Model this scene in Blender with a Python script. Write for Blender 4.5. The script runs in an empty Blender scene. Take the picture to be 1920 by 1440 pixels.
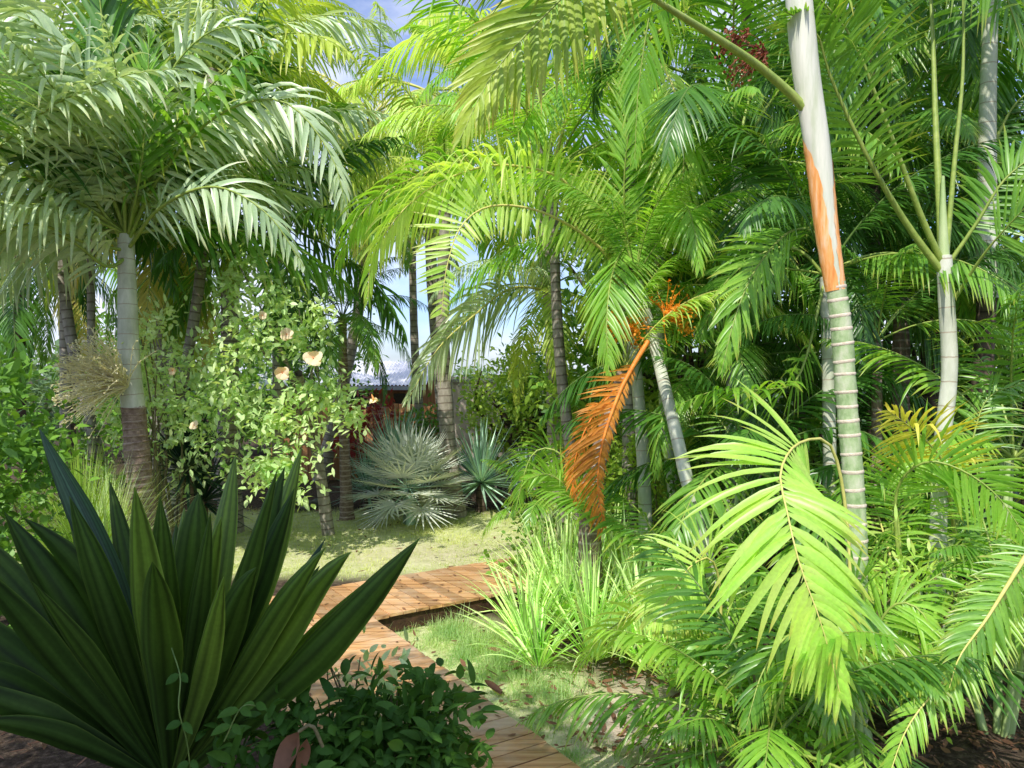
import bpy, math, random
import numpy as np
from mathutils import Vector
R=math.radians
rng=np.random.default_rng(7)
random.seed(7)
sc=bpy.context.scene
col=sc.collection
H=2.2; F=1440.0; HOR=700.0
PITCH=math.atan((720-HOR)/F)
CAM=np.array([0,0,H]); FW=np.array([0,math.cos(PITCH),-math.sin(PITCH)]); RT=np.array([1.,0,0]); UP=np.array([0,math.sin(PITCH),math.cos(PITCH)])
def at(px,py,d):
    "world point seen at photo pixel (1920x1440) px,py at depth d metres"
    return CAM+d*(FW+RT*((px-960)/F)+UP*((720-py)/F))
def gp(px,py,z=0.0):
    v=FW+RT*((px-960)/F)+UP*((720-py)/F); t=(z-H)/v[2]; return CAM+v*t
Z=np.array([0,0,1.])
def nrm(a):
    a=np.asarray(a,float); l=np.linalg.norm(a,axis=-1,keepdims=True); return a/np.maximum(l,1e-9)
# ------------------------------------------------------------------ mesh builder
class MB:
    def __init__(s): s.v=[];s.q=[];s.t=[];s.uv=[];s.n=0;s.qm=[];s.tm=[]
    def add(s,v,q=None,t=None,uv=None,m=0):
        v=np.asarray(v,float).reshape(-1,3)
        if q is not None and len(q): q=np.asarray(q,int).reshape(-1,4)+s.n; s.q.append(q); s.qm.append(np.full(len(q),m))
        if t is not None and len(t): t=np.asarray(t,int).reshape(-1,3)+s.n; s.t.append(t); s.tm.append(np.full(len(t),m))
        s.v.append(v); s.uv.append(np.zeros((len(v),2)) if uv is None else np.asarray(uv,float).reshape(-1,2)); s.n+=len(v)
        return s
    def mesh(s,name,mats,off=None,smooth=True):
        v=np.concatenate(s.v); uv=np.concatenate(s.uv)
        if off is not None: v=v-np.asarray(off)
        q=np.concatenate(s.q) if s.q else np.zeros((0,4),int); t=np.concatenate(s.t) if s.t else np.zeros((0,3),int)
        mi=np.concatenate(([*s.qm] if s.qm else [])+([*s.tm] if s.tm else [])).astype(np.int32)
        me=bpy.data.meshes.new(name)
        me.vertices.add(len(v)); me.vertices.foreach_set('co',v.astype(np.float32).ravel())
        li=np.concatenate([q.ravel(),t.ravel()]).astype(np.int32)
        me.loops.add(len(li)); me.loops.foreach_set('vertex_index',li)
        npl=len(q)+len(t); me.polygons.add(npl)
        ls=np.concatenate([np.arange(len(q))*4,len(q)*4+np.arange(len(t))*3]).astype(np.int32)
        me.polygons.foreach_set('loop_start',ls)
        me.polygons.foreach_set('material_index',mi)
        me.polygons.foreach_set('use_smooth',np.full(npl,smooth))
        ul=me.uv_layers.new(name='UVMap'); ul.data.foreach_set('uv',uv[li].astype(np.float32).ravel())
        for m in (mats if isinstance(mats,(list,tuple)) else [mats]): me.materials.append(m)
        me.update(calc_edges=True); me.validate()
        return me
    def build(s,name,mats,parent=None,smooth=True,kind=None):
        off=np.array(parent['_w']) if parent is not None and '_w' in parent else None
        o=bpy.data.objects.new(name,s.mesh(name,mats,off,smooth)); col.objects.link(o)
        if parent is not None: o.parent=parent
        if kind: o['kind']=kind
        return o
def link(name,me,parent,loc=(0,0,0),rz=0,scale=1,tilt=0):
    o=bpy.data.objects.new(name,me); col.objects.link(o); o.parent=parent
    o.location=loc; o.rotation_euler=(tilt,0,rz); o.scale=(scale,)*3
    return o
ALL=[]
def thing(name,label,cat,loc,group=None):
    o=bpy.data.objects.new(name,None); col.objects.link(o); o.location=loc; o.empty_display_size=.2
    o['label']=label; o['category']=cat
    if group: o['group']=group
    o['_w']=[float(x) for x in loc]; ALL.append(o)
    return o
def tube(mb,pts,rad,seg=8,m=0,cap=True,ell=None):
    pts=np.asarray(pts,float); n=len(pts); rad=np.broadcast_to(np.asarray(rad,float),(n,))
    T=nrm(np.gradient(pts,axis=0)); ref=np.array([0,1.,0]) if abs(T[0][1])<.8 else np.array([1.,0,0])
    A=nrm(ref-np.sum(ref*T,1,keepdims=True)*T); B=np.cross(T,A)
    an=np.linspace(0,2*math.pi,seg+1)
    c=np.cos(an)[None,:,None]; s_=np.sin(an)[None,:,None]
    v=pts[:,None]+rad[:,None,None]*(A[:,None]*c+B[:,None]*s_)
    L=np.concatenate([[0],np.cumsum(np.linalg.norm(np.diff(pts,axis=0),axis=1))])
    uv=np.stack(np.broadcast_arrays(an[None,:]/(2*math.pi),L[:,None]),-1)
    k=seg+1; i=np.arange(n-1)[:,None]*k; j=np.arange(seg)[None,:]
    q=np.stack([i+j,i+j+1,i+k+j+1,i+k+j],-1).reshape(-1,4)
    mb.add(v.reshape(-1,3),q,uv=uv.reshape(-1,2),m=m)
    if cap:
        ring=v[-1][:-1]; cc=pts[-1]+T[-1]*rad[-1]*.3
        mb.add(np.vstack([ring,cc]),t=[(a,(a+1)%seg,seg) for a in range(seg)],uv=np.tile([0,L[-1]],(seg+1,1)),m=m)
def box(mb,c,ax,ay,az,m=0):
    c=np.asarray(c,float); ax,ay,az=[np.asarray(a,float) for a in (ax,ay,az)]
    V=[];Q=[]
    for (a,b,d) in ((ax,ay,az),(-ax,az,ay),(ay,az,ax),(-ay,ax,az) if 0 else (ay*-1,ax,az)): pass
    corners=[c+sx*ax+sy*ay+sz*az for sx in(-1,1) for sy in(-1,1) for sz in(-1,1)]
    fs=[(0,1,3,2),(4,6,7,5),(0,4,5,1),(2,3,7,6),(0,2,6,4),(1,5,7,3)]
    vv=[];qq=[];uu=[]
    for f in fs:
        b=len(vv); vv+=[corners[i] for i in f]; qq.append((b,b+1,b+2,b+3)); uu+=[(0,0),(1,0),(1,1),(0,1)]
    mb.add(vv,qq,uv=uu,m=m)
def cr(ctrl,n):
    "Catmull-Rom through control points"
    c=np.asarray(ctrl,float)
    if len(c)==2: return c[0]+(c[1]-c[0])*np.linspace(0,1,n)[:,None]
    P=np.vstack([2*c[0]-c[1],c,2*c[-1]-c[-2]]); seg=len(c)-1
    u=np.linspace(0,seg-1e-6,n*3); i=u.astype(int); t=(u-i)[:,None]
    p0,p1,p2,p3=P[i],P[i+1],P[i+2],P[i+3]
    r=.5*((2*p1)+(-p0+p2)*t+(2*p0-5*p1+4*p2-p3)*t*t+(-p0+3*p1-3*p2+p3)*t**3)
    d=np.concatenate([[0],np.cumsum(np.linalg.norm(np.diff(r,axis=0),axis=1))]); s=np.linspace(0,d[-1],n)
    return np.stack([np.interp(s,d,r[:,k]) for k in range(3)],1)
PR={'leaflet':lambda t:np.clip((t*9+.35),0,1)*(1-t**2.2)**.8,
    'strap':lambda t:np.clip(.62+t*1.1,0,1)*(1-np.clip((t-.35)/.65,0,1)**2.1),
    'grass':lambda t:(1-t**1.6),
    'petal':lambda t:np.sqrt(np.clip(1-(np.clip(t,0,1)*1.55-.62)**2/.88,0,1))*.95+.05,
    'leaf':lambda t:np.sin(np.pi*np.clip(t,0,1)**.8)**.8+.02,
    'sword':lambda t:np.clip(.75+t,0,1)*(1-t**2.5)}
def strips(mb,P0,D,L,W,Wd,droop=0,nseg=4,prof='leaflet',fold=0.,m=0,twist=0):
    P0=np.asarray(P0,float).reshape(-1,3); N=len(P0)
    D=nrm(np.broadcast_to(D,(N,3))); Wd=np.broadcast_to(Wd,(N,3)); L=np.broadcast_to(L,(N,)).astype(float); W=np.broadcast_to(W,(N,)).astype(float)
    dr=np.broadcast_to(droop,(N,)).astype(float)[:,None]; twist=np.broadcast_to(twist,(N,)).astype(float)
    ac=3 if fold else 2; rows=[];uvs=[]; p=P0.copy()
    pf=PR[prof]
    for k in range(nseg+1):
        t=k/nseg
        d=nrm(D+dr*(t**1.3)*np.array([0,0,-1.]))
        if k: p=p+d*(L/nseg)[:,None]
        w=nrm(Wd-np.sum(Wd*d,1,keepdims=True)*d); nn=np.cross(d,w)
        if np.any(twist):
            a=(twist*t)[:,None]; w=w*np.cos(a)+nn*np.sin(a); nn=np.cross(d,w)
        hw=(W*.5*max(float(pf(np.array(t))),.015))[:,None]
        if ac==2: rows+=[p-w*hw,p+w*hw]; uvs+=[(0,t),(1,t)]
        else: rows+=[p-w*hw,p-nn*hw*fold,p+w*hw]; uvs+=[(0,t),(.5,t),(1,t)]
    v=np.stack(rows,1); nv=v.shape[1]
    uv=np.broadcast_to(np.array(uvs)[None],(N,nv,2))
    q=[]
    for k in range(nseg):
        for j in range(ac-1):
            a=k*ac+j; q.append((a,a+1,a+ac+1,a+ac))
    q=(np.arange(N)[:,None,None]*nv+np.array(q)[None]).reshape(-1,4)
    mb.add(v.reshape(-1,3),q,uv=uv.reshape(-1,2),m=m)
# ------------------------------------------------------------------ materials
def nt(name):
    m=bpy.data.materials.new(name); m.use_nodes=True; t=m.node_tree; t.nodes.clear(); return m,t
def N(t,ty,**k):
    n=t.nodes.new(ty)
    for a,b in k.items():
        if a in n.inputs.keys() if not hasattr(n,a) else False: n.inputs[a].default_value=b
        else: setattr(n,a,b)
    return n
def c4(c): return (c[0],c[1],c[2],1)
def leafmat(name,c1,c2,trans=.4,rough=.42,tip=None,stripe=0,glow=1.25,spec=.4,patch=1.6,edge=None):
    if not name.startswith(('strap','bush','petal','fan','flower','leaf_brown')): c1=tuple(min(.9,x*1.55) for x in c1); c2=tuple(min(.9,x*1.36) for x in c2)
    m,t=nt(name); L=t.links.new
    out=t.nodes.new('ShaderNodeOutputMaterial')
    g=t.nodes.new('ShaderNodeNewGeometry'); oi=t.nodes.new('ShaderNodeObjectInfo'); tc=t.nodes.new('ShaderNodeTexCoord')
    mx=t.nodes.new('ShaderNodeMix'); mx.data_type='RGBA'; mx.inputs[6].default_value=c4(c1); mx.inputs[7].default_value=c4(c2)
    nz=t.nodes.new('ShaderNodeTexNoise'); nz.inputs['Scale'].default_value=patch; nz.inputs['Detail'].default_value=3
    L(g.outputs['Position'],nz.inputs['Vector'])
    a=t.nodes.new('ShaderNodeMath'); a.operation='MULTIPLY_ADD'; a.inputs[1].default_value=.55; L(g.outputs['Random Per Island'],a.inputs[0])
    b=t.nodes.new('ShaderNodeMath'); b.operation='MULTIPLY_ADD'; b.inputs[1].default_value=1.6; b.inputs[2].default_value=-.62; L(nz.outputs['Fac'],b.inputs[0])
    L(b.outputs[0],a.inputs[2]); 
    a2=t.nodes.new('ShaderNodeMath'); a2.operation='MULTIPLY_ADD'; a2.inputs[1].default_value=.35; a2.use_clamp=True; L(oi.outputs['Random'],a2.inputs[0]); L(a.outputs[0],a2.inputs[2])
    L(a2.outputs[0],mx.inputs[0]); colr=mx.outputs[2]
    sp=t.nodes.new('ShaderNodeSeparateXYZ'); L(tc.outputs['UV'],sp.inputs[0])
    if tip:
        rp=t.nodes.new('ShaderNodeMapRange'); rp.inputs[1].default_value=.62; rp.inputs[2].default_value=1.0; rp.inputs[3].default_value=0; rp.inputs[4].default_value=.85
        L(sp.outputs[1],rp.inputs[0])
        r2=t.nodes.new('ShaderNodeMath'); r2.operation='MULTIPLY'; L(rp.outputs[0],r2.inputs[0]); L(g.outputs['Random Per Island'],r2.inputs[1])
        m2=t.nodes.new('ShaderNodeMix'); m2.data_type='RGBA'; m2.inputs[7].default_value=c4(tip); L(r2.outputs[0],m2.inputs[0]); L(colr,m2.inputs[6]); colr=m2.outputs[2]
    if stripe:
        # lengthwise veins with a paler midrib
        mp=t.nodes.new('ShaderNodeMapping'); mp.inputs['Scale'].default_value=(stripe,.6,1); L(tc.outputs['UV'],mp.inputs['Vector'])
        n2=t.nodes.new('ShaderNodeTexNoise'); n2.inputs['Scale'].default_value=1; n2.inputs['Detail'].default_value=2; 
        ad=t.nodes.new('ShaderNodeVectorMath'); ad.operation='ADD'; L(mp.outputs[0],ad.inputs[0])
        cb=t.nodes.new('ShaderNodeCombineXYZ'); ml=t.nodes.new('ShaderNodeMath'); ml.operation='MULTIPLY'; ml.inputs[1].default_value=40; L(g.outputs['Random Per Island'],ml.inputs[0]); L(ml.outputs[0],cb.inputs[2]); L(cb.outputs[0],ad.inputs[1])
        L(ad.outputs[0],n2.inputs['Vector'])
        r3=t.nodes.new('ShaderNodeMapRange'); r3.inputs[1].default_value=.35; r3.inputs[2].default_value=.65; r3.inputs[3].default_value=.5; r3.inputs[4].default_value=2.2; L(n2.outputs['Fac'],r3.inputs[0])
        m3=t.nodes.new('ShaderNodeMix'); m3.data_type='RGBA'; m3.blend_type='MULTIPLY'; m3.inputs[0].default_value=1; L(colr,m3.inputs[6]); L(r3.outputs[0],m3.inputs[7]); colr=m3.outputs[2]
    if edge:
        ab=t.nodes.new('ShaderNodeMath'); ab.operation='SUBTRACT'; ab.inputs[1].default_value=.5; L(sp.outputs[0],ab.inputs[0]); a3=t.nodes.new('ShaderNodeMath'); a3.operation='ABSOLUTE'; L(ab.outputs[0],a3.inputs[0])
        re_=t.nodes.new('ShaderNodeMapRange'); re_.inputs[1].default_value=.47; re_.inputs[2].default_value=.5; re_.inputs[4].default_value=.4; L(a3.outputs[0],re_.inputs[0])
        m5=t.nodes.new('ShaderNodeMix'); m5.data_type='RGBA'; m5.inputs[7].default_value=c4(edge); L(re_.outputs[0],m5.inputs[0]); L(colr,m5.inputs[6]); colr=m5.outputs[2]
    # fine mottling and small blemishes
    nb=t.nodes.new('ShaderNodeTexNoise'); nb.inputs['Scale'].default_value=60; nb.inputs['Detail'].default_value=4; L(g.outputs['Position'],nb.inputs['Vector'])
    rb_=t.nodes.new('ShaderNodeMapRange'); rb_.inputs[1].default_value=.3; rb_.inputs[2].default_value=.7; rb_.inputs[3].default_value=.90; rb_.inputs[4].default_value=1.09; L(nb.outputs['Fac'],rb_.inputs[0])
    m6=t.nodes.new('ShaderNodeMix'); m6.data_type='RGBA'; m6.blend_type='MULTIPLY'; m6.inputs[0].default_value=1; L(colr,m6.inputs[6]); L(rb_.outputs[0],m6.inputs[7]); colr=m6.outputs[2]
    bs=t.nodes.new('ShaderNodeBsdfPrincipled'); bs.inputs['Roughness'].default_value=rough; bs.inputs['Specular IOR Level'].default_value=spec; L(colr,bs.inputs['Base Color'])
    tr=t.nodes.new('ShaderNodeBsdfTranslucent'); gm=t.nodes.new('ShaderNodeMix'); gm.data_type='RGBA'; gm.blend_type='MULTIPLY'; gm.inputs[0].default_value=1; gm.inputs[7].default_value=(glow*1.15,glow*1.1,glow*.45,1); L(colr,gm.inputs[6]); L(gm.outputs[2],tr.inputs['Color'])
    ms=t.nodes.new('ShaderNodeMixShader'); ms.inputs[0].default_value=trans; L(bs.outputs[0],ms.inputs[1]); L(tr.outputs[0],ms.inputs[2]); L(ms.outputs[0],out.inputs[0])
    return m
def solid(name,c1,c2,scale=8,rough=.7,bump=.3,stretch=(1,1,1),spec=.3,rings=0,ringcol=None,ringw=.12,detail=5,c3=None):
    m,t=nt(name); L=t.links.new
    out=t.nodes.new('ShaderNodeOutputMaterial'); g=t.nodes.new('ShaderNodeNewGeometry'); tc=t.nodes.new('ShaderNodeTexCoord')
    mp=t.nodes.new('ShaderNodeMapping'); mp.inputs['Scale'].default_value=stretch; L(g.outputs['Position'],mp.inputs['Vector'])
    nz=t.nodes.new('ShaderNodeTexNoise'); nz.inputs['Scale'].default_value=scale; nz.inputs['Detail'].default_value=detail; nz.inputs['Roughness'].default_value=.65; L(mp.outputs[0],nz.inputs['Vector'])
    cr_=t.nodes.new('ShaderNodeValToRGB'); e=cr_.color_ramp.elements; e[0].position=.32; e[0].color=c4(c1); e[1].position=.68; e[1].color=c4(c2)
    if c3: x=cr_.color_ramp.elements.new(.5); x.color=c4(c3)
    L(nz.outputs['Fac'],cr_.inputs[0]); colr=cr_.outputs[0]; hgt=nz.outputs['Fac']
    if rings:
        sp=t.nodes.new('ShaderNodeSeparateXYZ'); L(tc.outputs['UV'],sp.inputs[0])
        dn=t.nodes.new('ShaderNodeMath'); dn.operation='MULTIPLY_ADD'; dn.inputs[1].default_value=.03; L(nz.outputs['Fac'],dn.inputs[0]); L(sp.outputs[1],dn.inputs[2])
        ml=t.nodes.new('ShaderNodeMath'); ml.operation='MULTIPLY'; ml.inputs[1].default_value=rings; L(dn.outputs[0],ml.inputs[0])
        fr=t.nodes.new('ShaderNodeMath'); fr.operation='FRACT'; L(ml.outputs[0],fr.inputs[0])
        rp=t.nodes.new('ShaderNodeMapRange'); rp.inputs[1].default_value=1-ringw; rp.inputs[2].default_value=1-ringw*.4; L(fr.outputs[0],rp.inputs[0])
        m2=t.nodes.new('ShaderNodeMix'); m2.data_type='RGBA'; m2.inputs[7].default_value=c4(ringcol); L(rp.outputs[0],m2.inputs[0]); L(colr,m2.inputs[6]); colr=m2.outputs[2]
    bs=t.nodes.new('ShaderNodeBsdfPrincipled'); bs.inputs['Roughness'].default_value=rough; bs.inputs['Specular IOR Level'].default_value=spec; L(colr,bs.inputs['Base Color'])
    bp=t.nodes.new('ShaderNodeBump'); bp.inputs['Strength'].default_value=bump; bp.inputs['Distance'].default_value=.02; L(hgt,bp.inputs['Height']); L(bp.outputs[0],bs.inputs['Normal']); L(bs.outputs[0],out.inputs[0])
    return m
YT=(.55,.42,.08)
MT={
 'bright':leafmat('leaf_bright_green',(.10,.26,.022),(.30,.50,.07),.5,.36,spec=.75,tip=YT),
 'lime':leafmat('leaf_lime_green',(.25,.46,.055),(.50,.62,.17),.5,.38,tip=YT,spec=.7),
 'mid':leafmat('leaf_mid_green',(.045,.15,.018),(.20,.38,.05),.42,.34,spec=.75,tip=YT),
 'dark':leafmat('leaf_dark_shaded_green',(.018,.07,.012),(.085,.21,.03),.33,.33,spec=.6),  # darker leaf copy; shade of the thicket and shaded palms put into colour
 'silver':leafmat('leaf_silver_green',(.16,.26,.13),(.54,.63,.42),.3,.36,glow=1.3,spec=.8,tip=(.5,.45,.16)),
 'coco':leafmat('leaf_coconut_green',(.16,.28,.035),(.42,.50,.09),.42,.38,tip=(.6,.45,.1)),
 'pale':leafmat('leaf_pale_yellow',(.44,.46,.16),(.72,.70,.36),.45,.45,tip=(.7,.55,.2)),
 'gold':leafmat('leaf_golden_dry',(.34,.36,.09),(.62,.54,.20),.4,.5,tip=(.4,.22,.06)),
 'yellow':leafmat('leaf_yellowing',(.42,.42,.05),(.72,.60,.12),.45,.45,tip=(.6,.4,.06)),
 'orange':leafmat('leaf_orange_dead',(.26,.11,.02),(.64,.29,.05),.4,.5,tip=(.4,.2,.05)),
 'brown':leafmat('leaf_brown_dead',(.07,.032,.018),(.26,.13,.07),.15,.7),
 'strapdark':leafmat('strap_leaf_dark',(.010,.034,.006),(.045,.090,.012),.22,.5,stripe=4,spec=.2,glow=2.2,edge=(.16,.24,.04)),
 'straplit':leafmat('strap_leaf_lit',(.030,.075,.010),(.10,.17,.025),.3,.42,stripe=4,spec=.35,glow=2.2,edge=(.30,.38,.10)),  # lit copy of the dark strap leaf, sunlight put into its colour
 'strapblue':leafmat('strap_leaf_bluish',(.010,.032,.020),(.030,.07,.035),.15,.4,stripe=9,spec=.3),
 'agave':leafmat('agave_blue_green',(.09,.17,.13),(.26,.38,.28),.12,.42,stripe=4,glow=1),
 'fanwhite':leafmat('fan_silver_white',(.46,.54,.46),(.82,.86,.78),.2,.4,glow=1),
 'lily':leafmat('lily_blade_green',(.16,.30,.06),(.50,.62,.30),.4,.38,tip=(.6,.6,.3),stripe=3),
 'hib':leafmat('shrub_fresh_green',(.24,.40,.13),(.58,.70,.36),.35,.4,spec=.5),
 'bushdark':leafmat('bush_leaf_dark',(.022,.085,.010),(.09,.21,.03),.35,.55,spec=.2),
 'treegrn':leafmat('tree_leaf_green',(.03,.10,.014),(.17,.33,.045),.35,.42),
 'treelite':leafmat('tree_leaf_light',(.12,.24,.03),(.36,.48,.08),.4,.42),
 'treefar':leafmat('tree_leaf_far',(.05,.11,.05),(.14,.22,.09),.3,.5),
 'red':leafmat('leaf_burgundy',(.10,.01,.015),(.30,.04,.04),.3,.4),
 'cream':leafmat('flower_spray_cream',(.68,.64,.40),(.86,.82,.62),.3,.5),
 'petal':leafmat('petal_peach',(.85,.62,.34),(.95,.82,.58),.35,.5,glow=1),
 'throat':leafmat('petal_throat',(.8,.30,.10),(.85,.40,.12),.3,.5,glow=1),
 'orangeflower':leafmat('flower_orange',(.80,.28,.02),(.95,.48,.04),.35,.5,glow=1),
 'redfruit':leafmat('fruit_spray_red',(.09,.02,.012),(.24,.07,.03),.15,.5,glow=1),
 'grass':leafmat('grass_blades',(.22,.32,.08),(.52,.55,.24),.4,.5,patch=.9),
 'grass2':leafmat('grass_tufts',(.14,.28,.09),(.40,.50,.22),.4,.5,patch=2),
 'rib':solid('midrib_green',(.20,.30,.05),(.36,.44,.10),20,.45,.1,spec=.4),
 'riby':solid('midrib_yellow',(.50,.50,.12),(.66,.60,.2),20,.45,.1,spec=.4),
 'ribd':solid('midrib_dark',(.07,.14,.03),(.16,.24,.06),20,.45,.1),
 'ribo':solid('midrib_orange',(.6,.16,.02),(.8,.3,.05),20,.5,.1),
 'stem':solid('stem_brown_green',(.10,.10,.04),(.24,.20,.10),25,.7,.3),
 'trunkgrey':solid('palm_trunk_grey',(.22,.20,.16),(.42,.38,.32),14,.85,.5,stretch=(1,1,.5),rings=9,ringcol=(.16,.13,.10),ringw=.25),
 'trunkbrown':solid('palm_trunk_brown',(.15,.10,.07),(.34,.25,.19),18,.9,.8,rings=13,ringcol=(.44,.36,.30),ringw=.3),
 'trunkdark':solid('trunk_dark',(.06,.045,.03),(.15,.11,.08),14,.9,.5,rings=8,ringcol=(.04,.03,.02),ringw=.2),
 'trunkwhite':solid('palm_trunk_whitish',(.40,.42,.32),(.66,.66,.56),9,.6,.2,stretch=(1,1,.35),rings=6,ringcol=(.36,.30,.22),ringw=.07,c3=(.52,.54,.42)),
 'trunkring':solid('palm_trunk_ringed',(.16,.27,.09),(.54,.56,.40),11,.65,.4,stretch=(1,1,.6),c3=(.36,.46,.24)),
 'ring':solid('leaf_scar_pale',(.50,.42,.32),(.72,.62,.50),30,.8,.4),
 'shaft':solid('crownshaft_white',(.42,.47,.30),(.74,.72,.62),5,.45,.12,stretch=(2.5,2.5,.3),c3=(.60,.61,.50),spec=.3),
 'shaftg':solid('crownshaft_green',(.26,.40,.12),(.50,.58,.30),7,.42,.08,stretch=(1,1,.3),spec=.5),
 'sheath':solid('leaf_sheath_orange',(.62,.22,.05),(.88,.58,.36),7,.55,.25,stretch=(5,5,.35),c3=(.84,.38,.12)),
 'stone':solid('stone_dark',(.06,.06,.05),(.2,.19,.17),8,.9,.6),
}
# ------------------------------------------------------------------ palm fronds
def frond_geo(rach,S,n=42,ll=.5,w=.03,a0=70,a1=25,v=.25,droop=.6,start=.18,nseg=4,fold=.35,jit=1.,ribr=.012,lp=None,seed=0,bunch=0,tipl=.35,asym=1.):
    """rach (K,3) midrib samples, S (K,3) unit side vectors -> (leaflet MB, midrib MB)"""
    r=np.random.default_rng(seed); K=len(rach); T=nrm(np.gradient(rach,axis=0)); S=nrm(S-np.sum(S*T,1,keepdims=True)*T); Nn=np.cross(S,T)
    lf=MB()
    s=start+(1-start)*(np.arange(n)+.5)/n
    for sg in (-1,1):
        ss=np.clip(s+r.normal(0,.25/n*jit,n),start*.98,.999)
        u=(ss-start)/(1-start)
        idx=ss*(K-1); i=np.clip(idx.astype(int),0,K-2); f=(idx-i)[:,None]
        P=rach[i]*(1-f)+rach[i+1]*f; t=nrm(T[i]*(1-f)+T[i+1]*f); s_=nrm(S[i]*(1-f)+S[i+1]*f); nn=Nn[i]
        ang=np.radians(a0+(a1-a0)*u**1.2+r.normal(0,4*jit,n))[:,None]
        vv=(v*(1-.4*u)+r.normal(0,.10*jit,n)+ (bunch*np.sin(np.arange(n)*2.4) if bunch else 0))[:,None]
        D=nrm(t*np.cos(ang)+sg*s_*np.sin(ang)+nn*vv)
        prof=(asym if sg>0 else 1)*(.45+.55*np.sin(np.pi*np.clip(u*.85+.12,0,1)))*(1-(1-tipl)*u**3)
        L=ll*prof*r.uniform(1-.12*jit,1+.08*jit,n)
        Wd=nrm(t-np.sum(t*D,1,keepdims=True)*D+nn*.15)
        ww=w*(.75+.35*np.sin(np.pi*u))*r.uniform(.85,1.1,n)
        dj=droop*r.uniform(.6,1.4,n)*(.6+.6*u); brk=r.uniform(0,1,n)<.07*jit; dj=np.where(brk,dj*2.2+.6,dj); keep=r.uniform(0,1,n)>.035*jit; L=np.where(r.uniform(0,1,n)<.06*jit,L*r.uniform(.5,.85,n),L)
        strips(lf,P[keep],D[keep],L[keep],ww[keep],Wd[keep],dj[keep],nseg,'leaflet',fold,twist=r.normal(0,.35*jit,n)[keep])
    rb=MB(); k=max(8,K//2); idx=np.linspace(0,K-1,k).astype(int)
    tube(rb,rach[idx],ribr*(1.15-np.linspace(0,1,k)**1.0),6,cap=False)
    return lf,rb
def rach_proc(L,e,bend,K=30,pw=1.4,side=0):
    u=np.linspace(0,1,K); th=np.radians(e)-np.radians(bend)*u**pw; ph=side*u**1.5
    dx=np.cos(th)*np.cos(ph); dy=np.cos(th)*np.sin(ph); dz=np.sin(th)
    p=np.cumsum(np.stack([dx,dy,dz],1)*L/(K-1),axis=0); return p-p[0]
SPEC={ # geometry per kind
 'areca':dict(L=2.2,n=60,ll=.54,w=.025,a0=62,a1=22,v=.35,droop=.75,start=.22,bend=95),
 'coco':dict(L=3.4,n=66,ll=.74,w=.036,a0=68,a1=25,v=.12,droop=1.7,start=.14,bend=95,ribr=.02,fold=.3),
 'silver':dict(L=2.5,n=42,ll=.80,w=.052,a0=58,a1=20,v=.5,droop=1.15,start=.14,bend=62,ribr=.02,fold=.4,bunch=.5,nseg=6),
 'small':dict(L=1.3,n=30,ll=.36,w=.026,a0=62,a1=25,v=.3,droop=.7,start=.25,bend=80,ribr=.008),
 'far':dict(L=3.2,n=44,ll=.72,w=.05,a0=68,a1=25,v=.15,droop=1.4,start=.14,bend=95,ribr=.02,fold=0,nseg=3),
 'date':dict(L=1.5,n=40,ll=.36,w=.018,a0=60,a1=30,v=.3,droop=.25,start=.12,bend=60,ribr=.01),
}
PROTO={}
def proto(kind,mat,e,var):
    eb=int(round(e/15.)*15); key=(kind,mat,eb,var)
    if key not in PROTO:
        sp=dict(SPEC[kind]); L=sp.pop('L'); bend=sp.pop('bend')
        r=np.random.default_rng(abs(hash((kind,eb,var)))%9999 if 0 else (len(kind)*31+eb*7+var*131)%9973)
        b=bend*(.75+.25*math.cos(R(eb)))*r.uniform(.8,1.2)
        if eb<0: b=min(b,85+eb+25)
        ra=rach_proc(L,eb,max(b,8),side=r.uniform(-.3,.3)); S=np.broadcast_to([0,1.,0],ra.shape)
        lf,rb=frond_geo(ra,S,seed=int(r.integers(9999)),**sp)
        rm={'yellow':'riby','lime':'riby','pale':'riby','orange':'ribo','gold':'riby','dark':'ribd','mid':'rib','brown':'stem'}.get(mat,'rib')
        PROTO[key]=(lf.mesh('frond_'+kind+'_'+mat,MT[mat]),rb.mesh('midrib_'+kind,MT[rm]))
    return PROTO[key]
def crown(par,hub,kind,mats,n,e0,e1,scale=1.,az0=None,azs=None,seed=0,ribs=True,vars_=3):
    r=random.Random(seed*77+n); base=np.array(par['_w']); loc=Vector(np.asarray(hub)-base)
    for i in range(n):
        u=(i+.5)/n; e=e0+(e1-e0)*u+r.uniform(-6,6)
        az=(azs[i%len(azs)]+r.uniform(-8,8)) if azs else (i*137.5+(az0 if az0 is not None else seed*41)+r.uniform(-12,12))
        mt=mats[r.randrange(len(mats))] if isinstance(mats,(list,tuple)) else mats
        lm,rm=proto(kind,mt,e,r.randrange(vars_))
        sc_=scale*r.uniform(.85,1.1)*(1 if e<75 else .85)
        f=link('frond',lm,par,loc,R(az),sc_,tilt=R(r.uniform(-6,6)))
        if ribs: 
            m=bpy.data.objects.new('midrib',rm); col.objects.link(m); m.parent=f
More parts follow.
